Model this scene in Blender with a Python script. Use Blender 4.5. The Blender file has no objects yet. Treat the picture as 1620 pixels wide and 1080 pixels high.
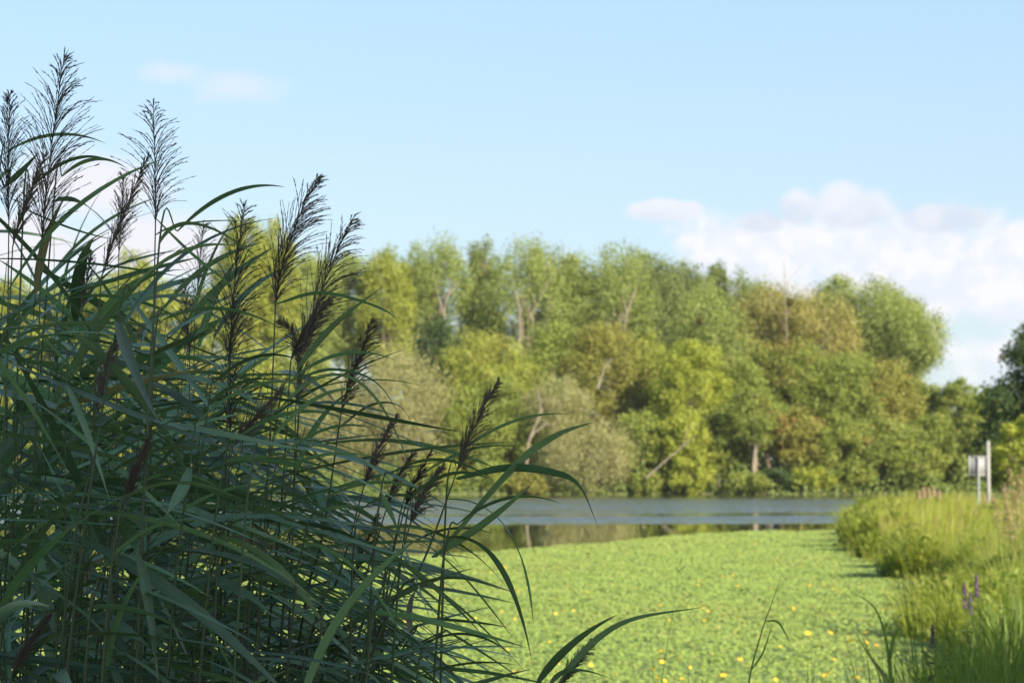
import bpy, math, random
import numpy as np
from mathutils import Vector

SC = bpy.context.scene
COL = SC.collection
R_ = math.radians
rnd = random.Random(7)
rng = np.random.default_rng(11)

# ------------------------------------------------------------------ camera
F = 3632.0                     # focal length in pixels of the 1620 px wide frame
CZ = 1.9                       # eye height above the water
PITCH = math.atan(217.0 / F)   # horizon sits at row 757 of 1080
cam_d = bpy.data.cameras.new("camera")
cam = bpy.data.objects.new("camera", cam_d)
COL.objects.link(cam)
cam.location = (0, 0, CZ)
cam.rotation_euler = (R_(90) + PITCH, 0, 0)
cam_d.sensor_width = 36.0
cam_d.lens = 36.0 * F / 1620.0
cam_d.clip_start = 0.1
cam_d.clip_end = 6000
cam_d.dof.use_dof = True
cam_d.dof.focus_distance = 4.7
cam_d.dof.aperture_fstop = 10.2
SC.camera = cam
FW = np.array([0, math.cos(PITCH), math.sin(PITCH)])
UP = np.array([0, -math.sin(PITCH), math.cos(PITCH)])


def P(px, py, D):
    """world point seen at pixel (px, py) of the photograph, D metres ahead (along Y)"""
    d = FW + np.array([1.0, 0, 0]) * ((px - 810.0) / F) + UP * ((540.0 - py) / F)
    return np.array([0, 0, CZ]) + d * (D / d[1])


# ------------------------------------------------------------------ light
SUN_AZ = 36.0      # degrees to the right of straight behind the camera
SUN_EL = 26.0
az, el = R_(SUN_AZ), R_(SUN_EL)
S = Vector((math.sin(az) * math.cos(el), -math.cos(az) * math.cos(el), math.sin(el)))
sd = bpy.data.lights.new("sun", 'SUN')
sd.energy = 5.0
sd.angle = R_(0.5)
sd.color = (1.0, 0.87, 0.68)
sun = bpy.data.objects.new("sun", sd)
COL.objects.link(sun)
sun.location = (30, -30, 40)
sun.rotation_euler = S.to_track_quat('Z', 'Y').to_euler()

SC.view_settings.view_transform = 'Standard'
SC.view_settings.look = 'None'
SC.view_settings.gamma = 1.0
SC.view_settings.exposure = 1.22
SC.cycles.max_bounces = 6
SC.cycles.transparent_max_bounces = 4
SC.cycles.diffuse_bounces = 3
SC.cycles.glossy_bounces = 3
SC.cycles.use_denoising = True
SC.cycles.sample_clamp_indirect = 4.0


# node helper --------------------------------------------------------
class NT:
    def __init__(self, tree):
        self.t = tree

    def n(self, typ, **kw):
        nd = self.t.nodes.new(typ)
        for k, v in kw.items():
            setattr(nd, k, v)
        return nd

    def link(self, a, b):
        self.t.links.new(a, b)

    def _in(self, sock, v):
        if isinstance(v, bpy.types.NodeSocket):
            self.link(v, sock)
        else:
            sock.default_value = v

    def m(self, op, a, b=None, c=None, clamp=False):
        nd = self.n('ShaderNodeMath', operation=op, use_clamp=clamp)
        self._in(nd.inputs[0], a)
        if b is not None: self._in(nd.inputs[1], b)
        if c is not None: self._in(nd.inputs[2], c)
        return nd.outputs[0]

    def mix(self, f, a, b, blend='MIX'):
        nd = self.n('ShaderNodeMix', data_type='RGBA', blend_type=blend)
        self._in(nd.inputs[0], f)
        self._in(nd.inputs[6], a)
        self._in(nd.inputs[7], b)
        return nd.outputs[2]

    def step(self, v, lo, hi, a=0.0, b=1.0):
        nd = self.n('ShaderNodeMapRange', interpolation_type='SMOOTHSTEP')
        self._in(nd.inputs[0], v)
        nd.inputs[1].default_value = lo
        nd.inputs[2].default_value = hi
        nd.inputs[3].default_value = a
        nd.inputs[4].default_value = b
        return nd.outputs[0]

    def noise(self, vec, scale, detail=4, rough=0.5):
        nd = self.n('ShaderNodeTexNoise')
        if vec is not None: self.link(vec, nd.inputs['Vector'])
        nd.inputs['Scale'].default_value = scale
        nd.inputs['Detail'].default_value = detail
        nd.inputs['Roughness'].default_value = rough
        return nd.outputs[0]


# ------------------------------------------------------------------ sky
world = bpy.data.worlds.new("World")
SC.world = world
world.use_nodes = True
w = NT(world.node_tree)
world.node_tree.nodes.clear()
sky = w.n('ShaderNodeTexSky', sky_type='NISHITA', sun_disc=False)
sky.sun_elevation = R_(SUN_EL)
sky.sun_rotation = R_(180 - SUN_AZ)
sky.altitude = 50
sky.air_density = 1.0
sky.dust_density = 0.6
sky.ozone_density = 2.2
tc = w.n('ShaderNodeTexCoord')
sx = w.n('ShaderNodeSeparateXYZ')
w.link(tc.outputs['Generated'], sx.inputs[0])
hor = w.m('SQRT', w.m('ADD', w.m('MULTIPLY', sx.outputs[0], sx.outputs[0]), w.m('MULTIPLY', sx.outputs[1], sx.outputs[1])))
U = w.m('MULTIPLY', w.m('ARCTAN2', sx.outputs[0], sx.outputs[1]), F / 100)          # azimuth, units of 100 px
V = w.m('MULTIPLY', w.m('DIVIDE', sx.outputs[2], hor), F / 100)                      # elevation
cmb = w.n('ShaderNodeCombineXYZ')
w.link(U, cmb.inputs[0]); w.link(V, cmb.inputs[1])
nA = w.noise(cmb.outputs[0], 1.1, 6, 0.55)
nB = w.noise(cmb.outputs[0], 0.45, 3, 0.5)


def blob(cx, cy, rx, ry, gain=1.0):
    a = w.m('DIVIDE', w.m('SUBTRACT', U, (cx - 810) / 100), rx / 100)
    b = w.m('DIVIDE', w.m('SUBTRACT', V, (757 - cy) / 100), ry / 100)
    r = w.m('SQRT', w.m('ADD', w.m('MULTIPLY', a, a), w.m('MULTIPLY', b, b)))
    return w.m('MULTIPLY', w.m('SUBTRACT', 1.0, r), gain)


def blobs(lst):
    o = None
    for b in lst:
        v = blob(*b)
        o = v if o is None else w.m('MAXIMUM', o, v)
    return o


def cloud(lst, lo, hi, amp, top):
    v = w.m('ADD', blobs(lst), w.m('MULTIPLY', w.m('SUBTRACT', nA, 0.5), amp))
    return w.step(v, lo, hi, 0.0, top)


bank = cloud([(1480, 450, 470, 110), (1240, 400, 260, 80), (1640, 410, 260, 90), (1380, 400, 300, 75), (1500, 560, 500, 90, .45),
              (2150, 420, 500, 150), (-420, 470, 560, 150)], 0.08, 0.55, 1.4, 0.97)
puff = cloud([(1345, 330, 85, 44), (1262, 330, 48, 40), (1490, 350, 90, 32), (1205, 352, 50, 25), (1050, 332, 75, 22)], 0.08, 0.50, 1.3, 0.80)
faint = cloud([(375, 135, 105, 36), (275, 118, 70, 26)], 0.0, 0.9, 1.2, 0.40)
left = cloud([(150, 300, 150, 75), (250, 400, 220, 80), (40, 400, 200, 70)], 0.0, 0.7, 1.0, 0.85)
far = w.step(w.m('SUBTRACT', nB, w.m('MULTIPLY', w.m('ABSOLUTE', w.m('SUBTRACT', V, 6.0)), 0.03)), 0.60, 0.75, 0.0, 0.0)
base = w.mix(1.0, sky.outputs[0], (1, 1, 1, 1), 'MULTIPLY')
grad = w.step(V, 0.0, 9.0)
SKYTINT = w.mix(grad, (0.80, 0.74, 0.78, 1), (1.04, 1.0, 1.0, 1))
base = w.mix(1.0, base, SKYTINT, 'MULTIPLY')
even = w.mix(grad, (3.9, 4.80, 5.2, 1), (2.85, 4.2, 5.25, 1))        # flat pale blue mixed in to even out the lower sky
base = w.mix(w.step(V, 12, 45, 0.65, 0.0), base, even)
CL = 5.35
white = (CL * 1.00, CL * 1.00, CL * 1.04, 1)
greyc = (CL * 0.74, CL * 0.80, CL * 0.93, 1)
greyc2 = (CL * 0.88, CL * 0.92, CL * 1.02, 1)
pink = (CL * 0.97, CL * 0.93, CL * 0.98, 1)
under = w.step(w.m('ADD', V, w.m('MULTIPLY', nA, 1.2)), 4.5, 5.1)     # cumulus bases a little darker than their tops
nC = w.noise(cmb.outputs[0], 2.2, 5, 0.55)
c = w.mix(bank, base, w.mix(w.step(nC, 0.40, 0.62), greyc2, white))
whiteP = (CL * 0.95, CL * 0.94, CL * 1.0, 1)
c = w.mix(puff, c, w.mix(under, greyc, whiteP))
c = w.mix(faint, c, pink)
c = w.mix(left, c, pink)
bg = w.n('ShaderNodeBackground')
w.link(c, bg.inputs[0])
bg.inputs[1].default_value = 0.080
wo = w.n('ShaderNodeOutputWorld')
w.link(bg.outputs[0], wo.inputs[0])


# ------------------------------------------------------------------ materials
def new_mat(name):
    m = bpy.data.materials.new(name)
    m.use_nodes = True
    m.node_tree.nodes.clear()
    return m, NT(m.node_tree)


def finish(nt, shader):
    o = nt.n('ShaderNodeOutputMaterial')
    nt.link(shader, o.inputs[0])


def foliage_mat(name, color=None, rough=0.5, trans=0.35, spec=0.4, attr=True, veins=False, jitter=0.25):
    m, t = new_mat(name)
    if attr:
        a = t.n('ShaderNodeAttribute', attribute_name='col')
        c = a.outputs['Color']
    else:
        c = (*color, 1)
        oi = t.n('ShaderNodeObjectInfo')
        hs = t.n('ShaderNodeHueSaturation')
        t._in(hs.inputs['Color'], c)
        t._in(hs.inputs['Value'], t.m('ADD', t.m('MULTIPLY', oi.outputs['Random'], 2 * jitter), 1 - jitter))
        r2 = t.m('FRACT', t.m('MULTIPLY', oi.outputs['Random'], 17.3))
        t._in(hs.inputs['Hue'], t.m('ADD', t.m('MULTIPLY', r2, 0.05), 0.475))
        c = hs.outputs[0]
    tcn = t.n('ShaderNodeTexCoord')
    if veins:
        sp = t.n('ShaderNodeSeparateXYZ')
        t.link(tcn.outputs['UV'], sp.inputs[0])
        wv = t.m('SINE', t.m('MULTIPLY', sp.outputs[0], 60.0))
        mid = t.step(t.m('ABSOLUTE', t.m('SUBTRACT', sp.outputs[0], 0.5)), 0.02, 0.07, 1.35, 1.0)
        f = t.m('MULTIPLY', t.m('ADD', t.m('MULTIPLY', wv, 0.07), 1.0), mid)
        big = t.noise(tcn.outputs['Object'], 9.0, 3)
        f = t.m('MULTIPLY', f, t.m('ADD', t.m('MULTIPLY', big, 0.7), 0.65))
        cb = t.n('ShaderNodeCombineXYZ')
        for i in range(3): t.link(f, cb.inputs[i])
        c = t.mix(1.0, c, cb.outputs[0], 'MULTIPLY')
        # dry yellowed tips
        tip = t.m('MULTIPLY', t.step(sp.outputs[1], 0.86, 1.0), 0.6)
        c = t.mix(tip, c, (0.16, 0.14, 0.06, 1))
    bs = t.n('ShaderNodeBsdfPrincipled')
    t._in(bs.inputs['Base Color'], c)
    bs.inputs['Roughness'].default_value = rough
    bs.inputs['Specular IOR Level'].default_value = spec
    tr = t.n('ShaderNodeBsdfTranslucent')
    t._in(tr.inputs[0], t.mix(1.0, c, (1.25, 1.3, 0.6, 1), 'MULTIPLY'))
    mx = t.n('ShaderNodeMixShader')
    mx.inputs[0].default_value = trans
    t.link(bs.outputs[0], mx.inputs[1]); t.link(tr.outputs[0], mx.inputs[2])
    finish(t, mx.outputs[0])
    return m


def solid_mat(name, color, rough=0.8, nscale=8.0, var=0.35, bump=0.0, stretch=(1, 1, 1)):
    m, t = new_mat(name)
    tcn = t.n('ShaderNodeTexCoord')
    mp = t.n('ShaderNodeMapping')
    mp.inputs['Scale'].default_value = stretch
    t.link(tcn.outputs['Object'], mp.inputs[0])
    n = t.noise(mp.outputs[0], nscale, 5, 0.6)
    lo = tuple(x * (1 - var) for x in color) + (1,)
    hi = tuple(min(1, x * (1 + var)) for x in color) + (1,)
    c = t.mix(t.step(n, 0.3, 0.7), lo, hi)
    bs = t.n('ShaderNodeBsdfPrincipled')
    t._in(bs.inputs['Base Color'], c)
    bs.inputs['Roughness'].default_value = rough
    if bump:
        bp = t.n('ShaderNodeBump')
        bp.inputs['Distance'].default_value = bump
        t.link(n, bp.inputs['Height'])
        t.link(bp.outputs[0], bs.inputs['Normal'])
    finish(t, bs.outputs[0])
    return m


M_LEAF = foliage_mat('tree_foliage', trans=0.42, spec=0.3, rough=0.55)
M_BLADE = foliage_mat('grass_blade', trans=0.40, spec=0.3, rough=0.5)
M_MATL = foliage_mat('floating_leaf', trans=0.25, spec=0.35, rough=0.45)
M_REED = foliage_mat('reed_leaf', color=(0.118, 0.200, 0.108), attr=False, veins=True, trans=0.22, spec=0.6, rough=0.38, jitter=0.5)
M_STRAW = foliage_mat('reed_leaf_dry', color=(0.21, 0.18, 0.10), attr=False, veins=True, trans=0.2, rough=0.6, jitter=0.3)
M_RSTEM = foliage_mat('reed_stem', color=(0.045, 0.070, 0.030), attr=False, trans=0.0, spec=0.4, rough=0.5)
M_PLUME = foliage_mat('reed_plume', color=(0.135, 0.115, 0.100), attr=False, trans=0.3, spec=0.2, rough=0.7, jitter=0.35)
M_BARK = solid_mat('bark_grey_brown', (0.16, 0.12, 0.085), nscale=1.5, stretch=(3, 3, 0.6), bump=0.05)
M_PALE = solid_mat('bark_pale', (0.19, 0.165, 0.12), nscale=1.2, stretch=(3, 3, 0.5), bump=0.05)
M_SOIL = solid_mat('soil', (0.11, 0.125, 0.045), nscale=1.3, var=0.5)
M_YEL = solid_mat('petal_yellow', (0.80, 0.50, 0.02), nscale=30, var=0.1, rough=0.6)
M_PURP = solid_mat('petal_purple', (0.11, 0.05, 0.14), nscale=40, var=0.3)
M_PINK = solid_mat('petal_pink', (0.24, 0.17, 0.11), nscale=40, var=0.3)
M_POST = solid_mat('post_paint', (0.26, 0.265, 0.25), rough=0.6, nscale=4, var=0.10)
M_STEEL = solid_mat('galvanised_steel', (0.25, 0.265, 0.27), rough=0.5, nscale=6, var=0.12)
M_BOARD = solid_mat('sign_back', (0.235, 0.24, 0.26), rough=0.55, nscale=5, var=0.12)


# ------------------------------------------------------------------ mesh helpers
def mesh_from(name, V, Fq, col=None, smooth=False, uv=None):
    """V (n,3); Fq (m,4) quads or (m,3) triangles; col (m,3) per face"""
    me = bpy.data.meshes.new(name)
    V = np.asarray(V, dtype=np.float32)
    Fq = np.asarray(Fq, dtype=np.int32)
    k = Fq.shape[1]
    me.vertices.add(len(V))
    me.vertices.foreach_set('co', V.ravel())
    me.loops.add(Fq.size)
    me.loops.foreach_set('vertex_index', Fq.ravel())
    me.polygons.add(len(Fq))
    me.polygons.foreach_set('loop_start', np.arange(0, Fq.size, k, dtype=np.int32))
    if smooth:
        me.polygons.foreach_set('use_smooth', np.ones(len(Fq), dtype=bool))
    me.update(calc_edges=True)
    if col is not None:
        a = me.attributes.new('col', 'FLOAT_COLOR', 'FACE')
        cc = np.ones((len(Fq), 4), dtype=np.float32)
        cc[:, :3] = col
        a.data.foreach_set('color', cc.ravel())
    if uv is not None:
        l = me.uv_layers.new(name='UVMap')
        l.data.foreach_set('uv', np.asarray(uv, dtype=np.float32)[Fq.ravel()].ravel())
    return me


def obj(name, me, mat, parent=None, **props):
    o = bpy.data.objects.new(name, me)
    if mat is not None: me.materials.append(mat)
    COL.objects.link(o)
    if parent is not None: o.parent = parent
    for k, v in props.items(): o[k] = v
    return o


def thing(name, label, cat, loc, group=None):
    o = bpy.data.objects.new(name, None)
    COL.objects.link(o)
    o.empty_display_size = 0.2
    o.location = loc
    o['label'] = label; o['category'] = cat
    if group: o['group'] = group
    return o


class MB:
    """collects quads"""
    def __init__(s): s.v = []; s.f = []; s.c = []; s.n = 0
    def add(s, v, f, c=None):
        v = np.asarray(v, float).reshape(-1, 3); f = np.asarray(f, int)
        s.v.append(v); s.f.append(f + s.n); s.n += len(v)
        if c is not None: s.c.append(np.broadcast_to(np.asarray(c, float), (len(f), 3)))
    def mesh(s, name, smooth=False):
        return mesh_from(name, np.vstack(s.v), np.vstack(s.f), np.vstack(s.c) if s.c else None, smooth)
    def tube(s, pts, rad, n=7, c=None):
        pts = np.asarray(pts, float); k = len(pts)
        T = np.gradient(pts, axis=0); T /= np.linalg.norm(T, axis=1)[:, None] + 1e-9
        a = np.cross(T, np.array([0.31, 0.95, 0.05])); a /= np.linalg.norm(a, axis=1)[:, None] + 1e-9
        b = np.cross(T, a)
        ang = np.arange(n) * 2 * math.pi / n
        rad = np.asarray(rad, float).reshape(-1, 1, 1)
        v = pts[:, None, :] + rad * (np.cos(ang)[None, :, None] * a[:, None, :] + np.sin(ang)[None, :, None] * b[:, None, :])
        i = np.arange(k - 1)[:, None] * n; j = np.arange(n)[None, :]; j2 = (j + 1) % n
        f = np.stack([i + j, i + j2, i + n + j2, i + n + j], -1).reshape(-1, 4)
        s.add(v.reshape(-1, 3), f, c)
    def box(s, x0, x1, y0, y1, z0, z1, c=None):
        v = [(x, y, z) for z in (z0, z1) for y in (y0, y1) for x in (x0, x1)]
        f = [(0, 2, 3, 1), (4, 5, 7, 6), (0, 1, 5, 4), (2, 6, 7, 3), (0, 4, 6, 2), (1, 3, 7, 5)]
        s.add(v, f, c)


def bez(p0, p1, p2, n):
    t = np.linspace(0, 1, n)[:, None]
    p0, p1, p2 = map(lambda q: np.asarray(q, float), (p0, p1, p2))
    return (1 - t) ** 2 * p0 + 2 * t * (1 - t) * p1 + t ** 2 * p2


def leaf_quads(pos, nrm, size, aspect, r=rng, pull=None):
    """rhombic leaves at pos with normals nrm; returns V, F"""
    n = len(pos)
    nrm = nrm / (np.linalg.norm(nrm, axis=1)[:, None] + 1e-9)
    d = r.normal(size=(n, 3))
    if pull is not None: d += pull
    a = d - nrm * (d * nrm).sum(1)[:, None]
    a /= np.linalg.norm(a, axis=1)[:, None] + 1e-9
    b = np.cross(nrm, a)
    s = np.asarray(size).reshape(-1, 1) * np.ones((n, 1))
    la, lb = s * 0.5, s * 0.5 * aspect
    V = np.stack([pos - a * la, pos + b * lb - a * la * 0.1, pos + a * la, pos - b * lb - a * la * 0.1], 1)
    V[:, 1] += nrm * lb * 0.3; V[:, 3] += nrm * lb * 0.3
    return V.reshape(-1, 3), np.arange(4 * n).reshape(-1, 4)


# ------------------------------------------------------------------ terrain
BK_Y = np.array([-60, 4.0, 8.0, 12.0, 21, 33, 44, 54, 66, 83, 95, 110, 140, 200, 255, 268])
BK_X = np.array([-1.0, -0.2, 1.2, 2.4, 4.1, 6.4, 7.5, 8.2, 9.7, 12.4, 15.2, 19, 34, 70, 110, 130])


def bank_x(y): return np.interp(y, BK_Y, BK_X)


def shore_y(x): return 277 + 1.6 * np.sin(x * 0.09) + 0.9 * np.sin(x * 0.31 + 1)


def ground_z(x, y):
    x = np.asarray(x, float); y = np.asarray(y, float)
    def ss(v): v = np.clip(v, 0, 1); return v * v * (3 - 2 * v)
    right = ss((x - bank_x(y) + 0.25) / 0.8)
    nearb = ss((2.9 - y + 0.25 * np.sin(x * 1.3)) / 0.9)
    farb = ss((y - shore_y(x) + 0.6) / 2.0)
    land = np.maximum(np.maximum(right, nearb), farb)
    z = -1.0 + land * 1.32
    z = z + 0.06 * np.sin(x * 0.9 + y * 0.4) * np.sin(y * 0.7) * land
    z = z + np.clip((y - 285) / 120, 0, 1) * 1.2
    return z


xs = np.unique(np.concatenate([np.linspace(-2500, -150, 18), np.linspace(-150, -12, 70), np.linspace(-12, 26, 96), np.linspace(26, 170, 72), np.linspace(170, 2500, 18)]))
ys = np.unique(np.concatenate([np.linspace(-300, -8, 16), np.linspace(-8, 30, 76), np.linspace(30, 130, 90), np.linspace(130, 268, 60), np.linspace(268, 300, 40), np.linspace(300, 5000, 26)]))
GX, GY = np.meshgrid(xs, ys)
GZ = ground_z(GX, GY)
nx, ny = len(xs), len(ys)
i = np.arange(ny - 1)[:, None] * nx; j = np.arange(nx - 1)[None, :]
FQ = np.stack([i + j, i + j + 1, i + nx + j + 1, i + nx + j], -1).reshape(-1, 4)
obj('ground', mesh_from('ground', np.stack([GX, GY, GZ], -1).reshape(-1, 3), FQ, smooth=True), M_SOIL, kind='structure')

# water --------------------------------------------------------------
m, t = new_mat('lake_water')
g = t.n('ShaderNodeNewGeometry')
mp = t.n('ShaderNodeMapping'); mp.inputs['Scale'].default_value = (0.55, 1.0, 1.0)
t.link(g.outputs['Position'], mp.inputs[0])
n1 = t.noise(mp.outputs[0], 3.2, 4, 0.6)
mp2 = t.n('ShaderNodeMapping'); mp2.inputs['Scale'].default_value = (0.010, 0.062, 1.0); mp2.inputs['Rotation'].default_value = (0, 0, R_(7))
t.link(g.outputs['Position'], mp2.inputs[0])
n2 = t.noise(mp2.outputs[0], 1.0, 3, 0.55)
sp = t.n('ShaderNodeSeparateXYZ'); t.link(g.outputs['Position'], sp.inputs[0])
# wind patches: the open water is ruffled, the lee behind the plant mat and the foot of the far bank lie calm
yy = t.m('ADD', t.m('SUBTRACT', sp.outputs[1], t.m('MULTIPLY', sp.outputs[0], 0.15)), t.m('MULTIPLY', n2, 22.0))
ruf = t.m('MULTIPLY', t.step(yy, 104, 114), t.step(sp.outputs[1], 200, 255, 1.0, 0.12))
streak = t.step(n2, 0.43, 0.51, 0.05, 1.0)
ruf = t.m('MULTIPLY', ruf, streak)
nn = t.n('ShaderNodeTexNoise'); t.link(mp.outputs[0], nn.inputs['Vector']); nn.inputs['Scale'].default_value = 3.2; nn.inputs['Detail'].default_value = 3
vs = t.n('ShaderNodeVectorMath', operation='SUBTRACT'); t.link(nn.outputs['Color'], vs.inputs[0]); vs.inputs[1].default_value = (0.5, 0.60, 0.5)
vm = t.n('ShaderNodeVectorMath', operation='MULTIPLY'); t.link(vs.outputs[0], vm.inputs[0]); vm.inputs[1].default_value = (1.0, 1.0, 0.0)
vc = t.n('ShaderNodeVectorMath', operation='SCALE'); t.link(vm.outputs[0], vc.inputs[0]); t.link(t.m('ADD', t.m('MULTIPLY', ruf, 1.0), 0.005), vc.inputs['Scale'])
va = t.n('ShaderNodeVectorMath', operation='ADD'); t.link(vc.outputs[0], va.inputs[0]); va.inputs[1].default_value = (0, 0, 1)
vn = t.n('ShaderNodeVectorMath', operation='NORMALIZE'); t.link(va.outputs[0], vn.inputs[0])
bs = t.n('ShaderNodeBsdfPrincipled')
bs.inputs['Base Color'].default_value = (0.022, 0.026, 0.016, 1)
bs.inputs['IOR'].default_value = 1.33
t.link(t.m('ADD', t.m('MULTIPLY', ruf, 0.10), 0.02), bs.inputs['Roughness'])
t.link(vn.outputs[0], bs.inputs['Normal'])
finish(t, bs.outputs[0])
wv = np.array([(-400, -8, 0), (400, -8, 0), (400, 300, 0), (-400, 300, 0)], float)
obj('lake_water', mesh_from('lake_water', wv, [[0, 1, 2, 3]]), m, kind='structure')

# ------------------------------------------------------------------ floating plant mat
ME_PX = [-700, 0, 450, 600, 760, 850, 1000, 1100, 1200, 1345, 1500]
ME_PY = [902, 895, 888, 880, 871, 864, 852, 844, 839, 836, 834]
ex, ey = [], []
for a, b in zip(ME_PX, ME_PY):
    q = P(a, b, 1.0); tt = (CZ - 0.11) / (CZ - q[2]); ex.append(q[0] * tt); ey.append(q[1] * tt)
ex, ey = np.array(ex), np.array(ey)


def mat_edge(x):
    return np.interp(x, ex, ey) + 0.5 * np.sin(x * 1.7) + 0.35 * np.sin(x * 4.1 + 1)


def mat_z(x, y):
    return 0.045 + 0.03 * np.sin(x * 0.8 + y * 0.33) * np.sin(y * 0.5 - x * 0.2) + 0.02 * np.sin(x * 2.7) * np.sin(y * 2.1)


gx = np.linspace(-18, 17, 190); gy = np.linspace(0, 1, 170)
X, T = np.meshgrid(gx, gy)
Y0 = 8.5 + 0.6 * np.sin(X * 0.9)
Y = Y0 + (mat_edge(X) - Y0) * T
Z = mat_z(X, Y)
Z[-1] = -0.02; Z[0] = -0.02
nx = len(gx); i = np.arange(len(gy) - 1)[:, None] * nx; j = np.arange(nx - 1)[None, :]
FQ = np.stack([i + j, i + j + 1, i + nx + j + 1, i + nx + j], -1).reshape(-1, 4)
mm, t = new_mat('plant_mat_base')
g = t.n('ShaderNodeNewGeometry')
a1 = t.noise(g.outputs['Position'], 9.0, 4, 0.7)
a2 = t.noise(g.outputs['Position'], 0.6, 4, 0.6)
c = t.mix(t.step(a1, 0.35, 0.65), (0.14, 0.22, 0.045, 1), (0.21, 0.31, 0.065, 1))
c = t.mix(t.step(a2, 0.4, 0.65, 0, 0.5), c, (0.15, 0.20, 0.04, 1))
bs = t.n('ShaderNodeBsdfPrincipled'); t.link(c, bs.inputs['Base Color']); bs.inputs['Roughness'].default_value = 0.6
bp = t.n('ShaderNodeBump'); bp.inputs['Distance'].default_value = 0.05; t.link(a1, bp.inputs['Height']); t.link(bp.outputs[0], bs.inputs['Normal'])
finish(t, bs.outputs[0])
obj('floating_plants', mesh_from('floating_plants', np.stack([X, Y, Z], -1).reshape(-1, 3), FQ, smooth=True), mm, kind='stuff',
    label='carpet of bright green floating water plants covering the near lake', category='water plants')

# leaves of the mat: denser near, one mesh
N = 380000
D = 9 + (92 - 9) * rng.random(N * 3) ** 1.0
pxs = rng.uniform(-200, 1560, N * 3)
x = (pxs - 810) / F * D
ok = (D < mat_edge(x) - 0.1) & (D > 9.5)
keep = rng.random(N * 3) < np.clip(D / 60, 0.25, 1)
sel = np.where(ok & keep)[0][:N]
x, y = x[sel], D[sel]
z = mat_z(x, y) + rng.uniform(0.005, 0.05, len(x)) 
size = rng.uniform(0.026, 0.055, len(x)) * (0.65 + y / 42)
nr = np.stack([rng.normal(0, 0.3, len(x)), rng.normal(-0.3, 0.32, len(x)), np.ones(len(x))], 1)
V_, F_ = leaf_quads(np.stack([x, y, z], 1), nr, size, 0.75)
mixv = rng.random((len(x), 1))
patch = (0.5 + 0.5 * np.sin(x * 0.7 + 1.3 * np.sin(y * 0.31)) * np.sin(y * 0.43 + x * 0.2))[:, None]
cA, cB, cC = np.array([0.185, 0.275, 0.060]), np.array([0.275, 0.365, 0.10]), np.array([0.27, 0.31, 0.085])
colr = cA * (1 - mixv) + cB * mixv
colr = colr * (1 - 0.35 * patch) + cC * 0.35 * patch
dark = rng.random(len(x)) < 0.05
colr[dark] = colr[dark] * 0.6 + np.array([.02, .01, 0])
brn = rng.random(len(x)) < 0.02
colr[brn] = np.array([.30, .27, .08])
obj('floating_leaves', mesh_from('floating_leaves', V_, F_, colr), M_MATL, kind='stuff',
    label='small green leaves of the floating water plants', category='leaves')

# ------------------------------------------------------------------ trees
PAL = {   # leaf colour pairs
    'poplar': ((0.200, 0.270, 0.085), (0.310, 0.370, 0.135)),
    'poplar_dark': ((0.145, 0.205, 0.078), (0.225, 0.275, 0.115)),
    'pale': ((0.27, 0.27, 0.10), (0.35, 0.33, 0.14)),
    'yellow': ((0.230, 0.285, 0.058), (0.330, 0.370, 0.088)),
    'green': ((0.165, 0.225, 0.050), (0.265, 0.310, 0.075)),
    'bright': ((0.25, 0.31, 0.050), (0.34, 0.39, 0.070)),
    'dark': ((0.040, 0.080, 0.030), (0.075, 0.125, 0.042)),
    'brown': ((0.210, 0.230, 0.060), (0.300, 0.305, 0.088)),
    'willow': ((0.270, 0.285, 0.155), (0.370, 0.375, 0.220)),
    'olive': ((0.185, 0.245, 0.060), (0.275, 0.330, 0.088)),
}


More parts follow.
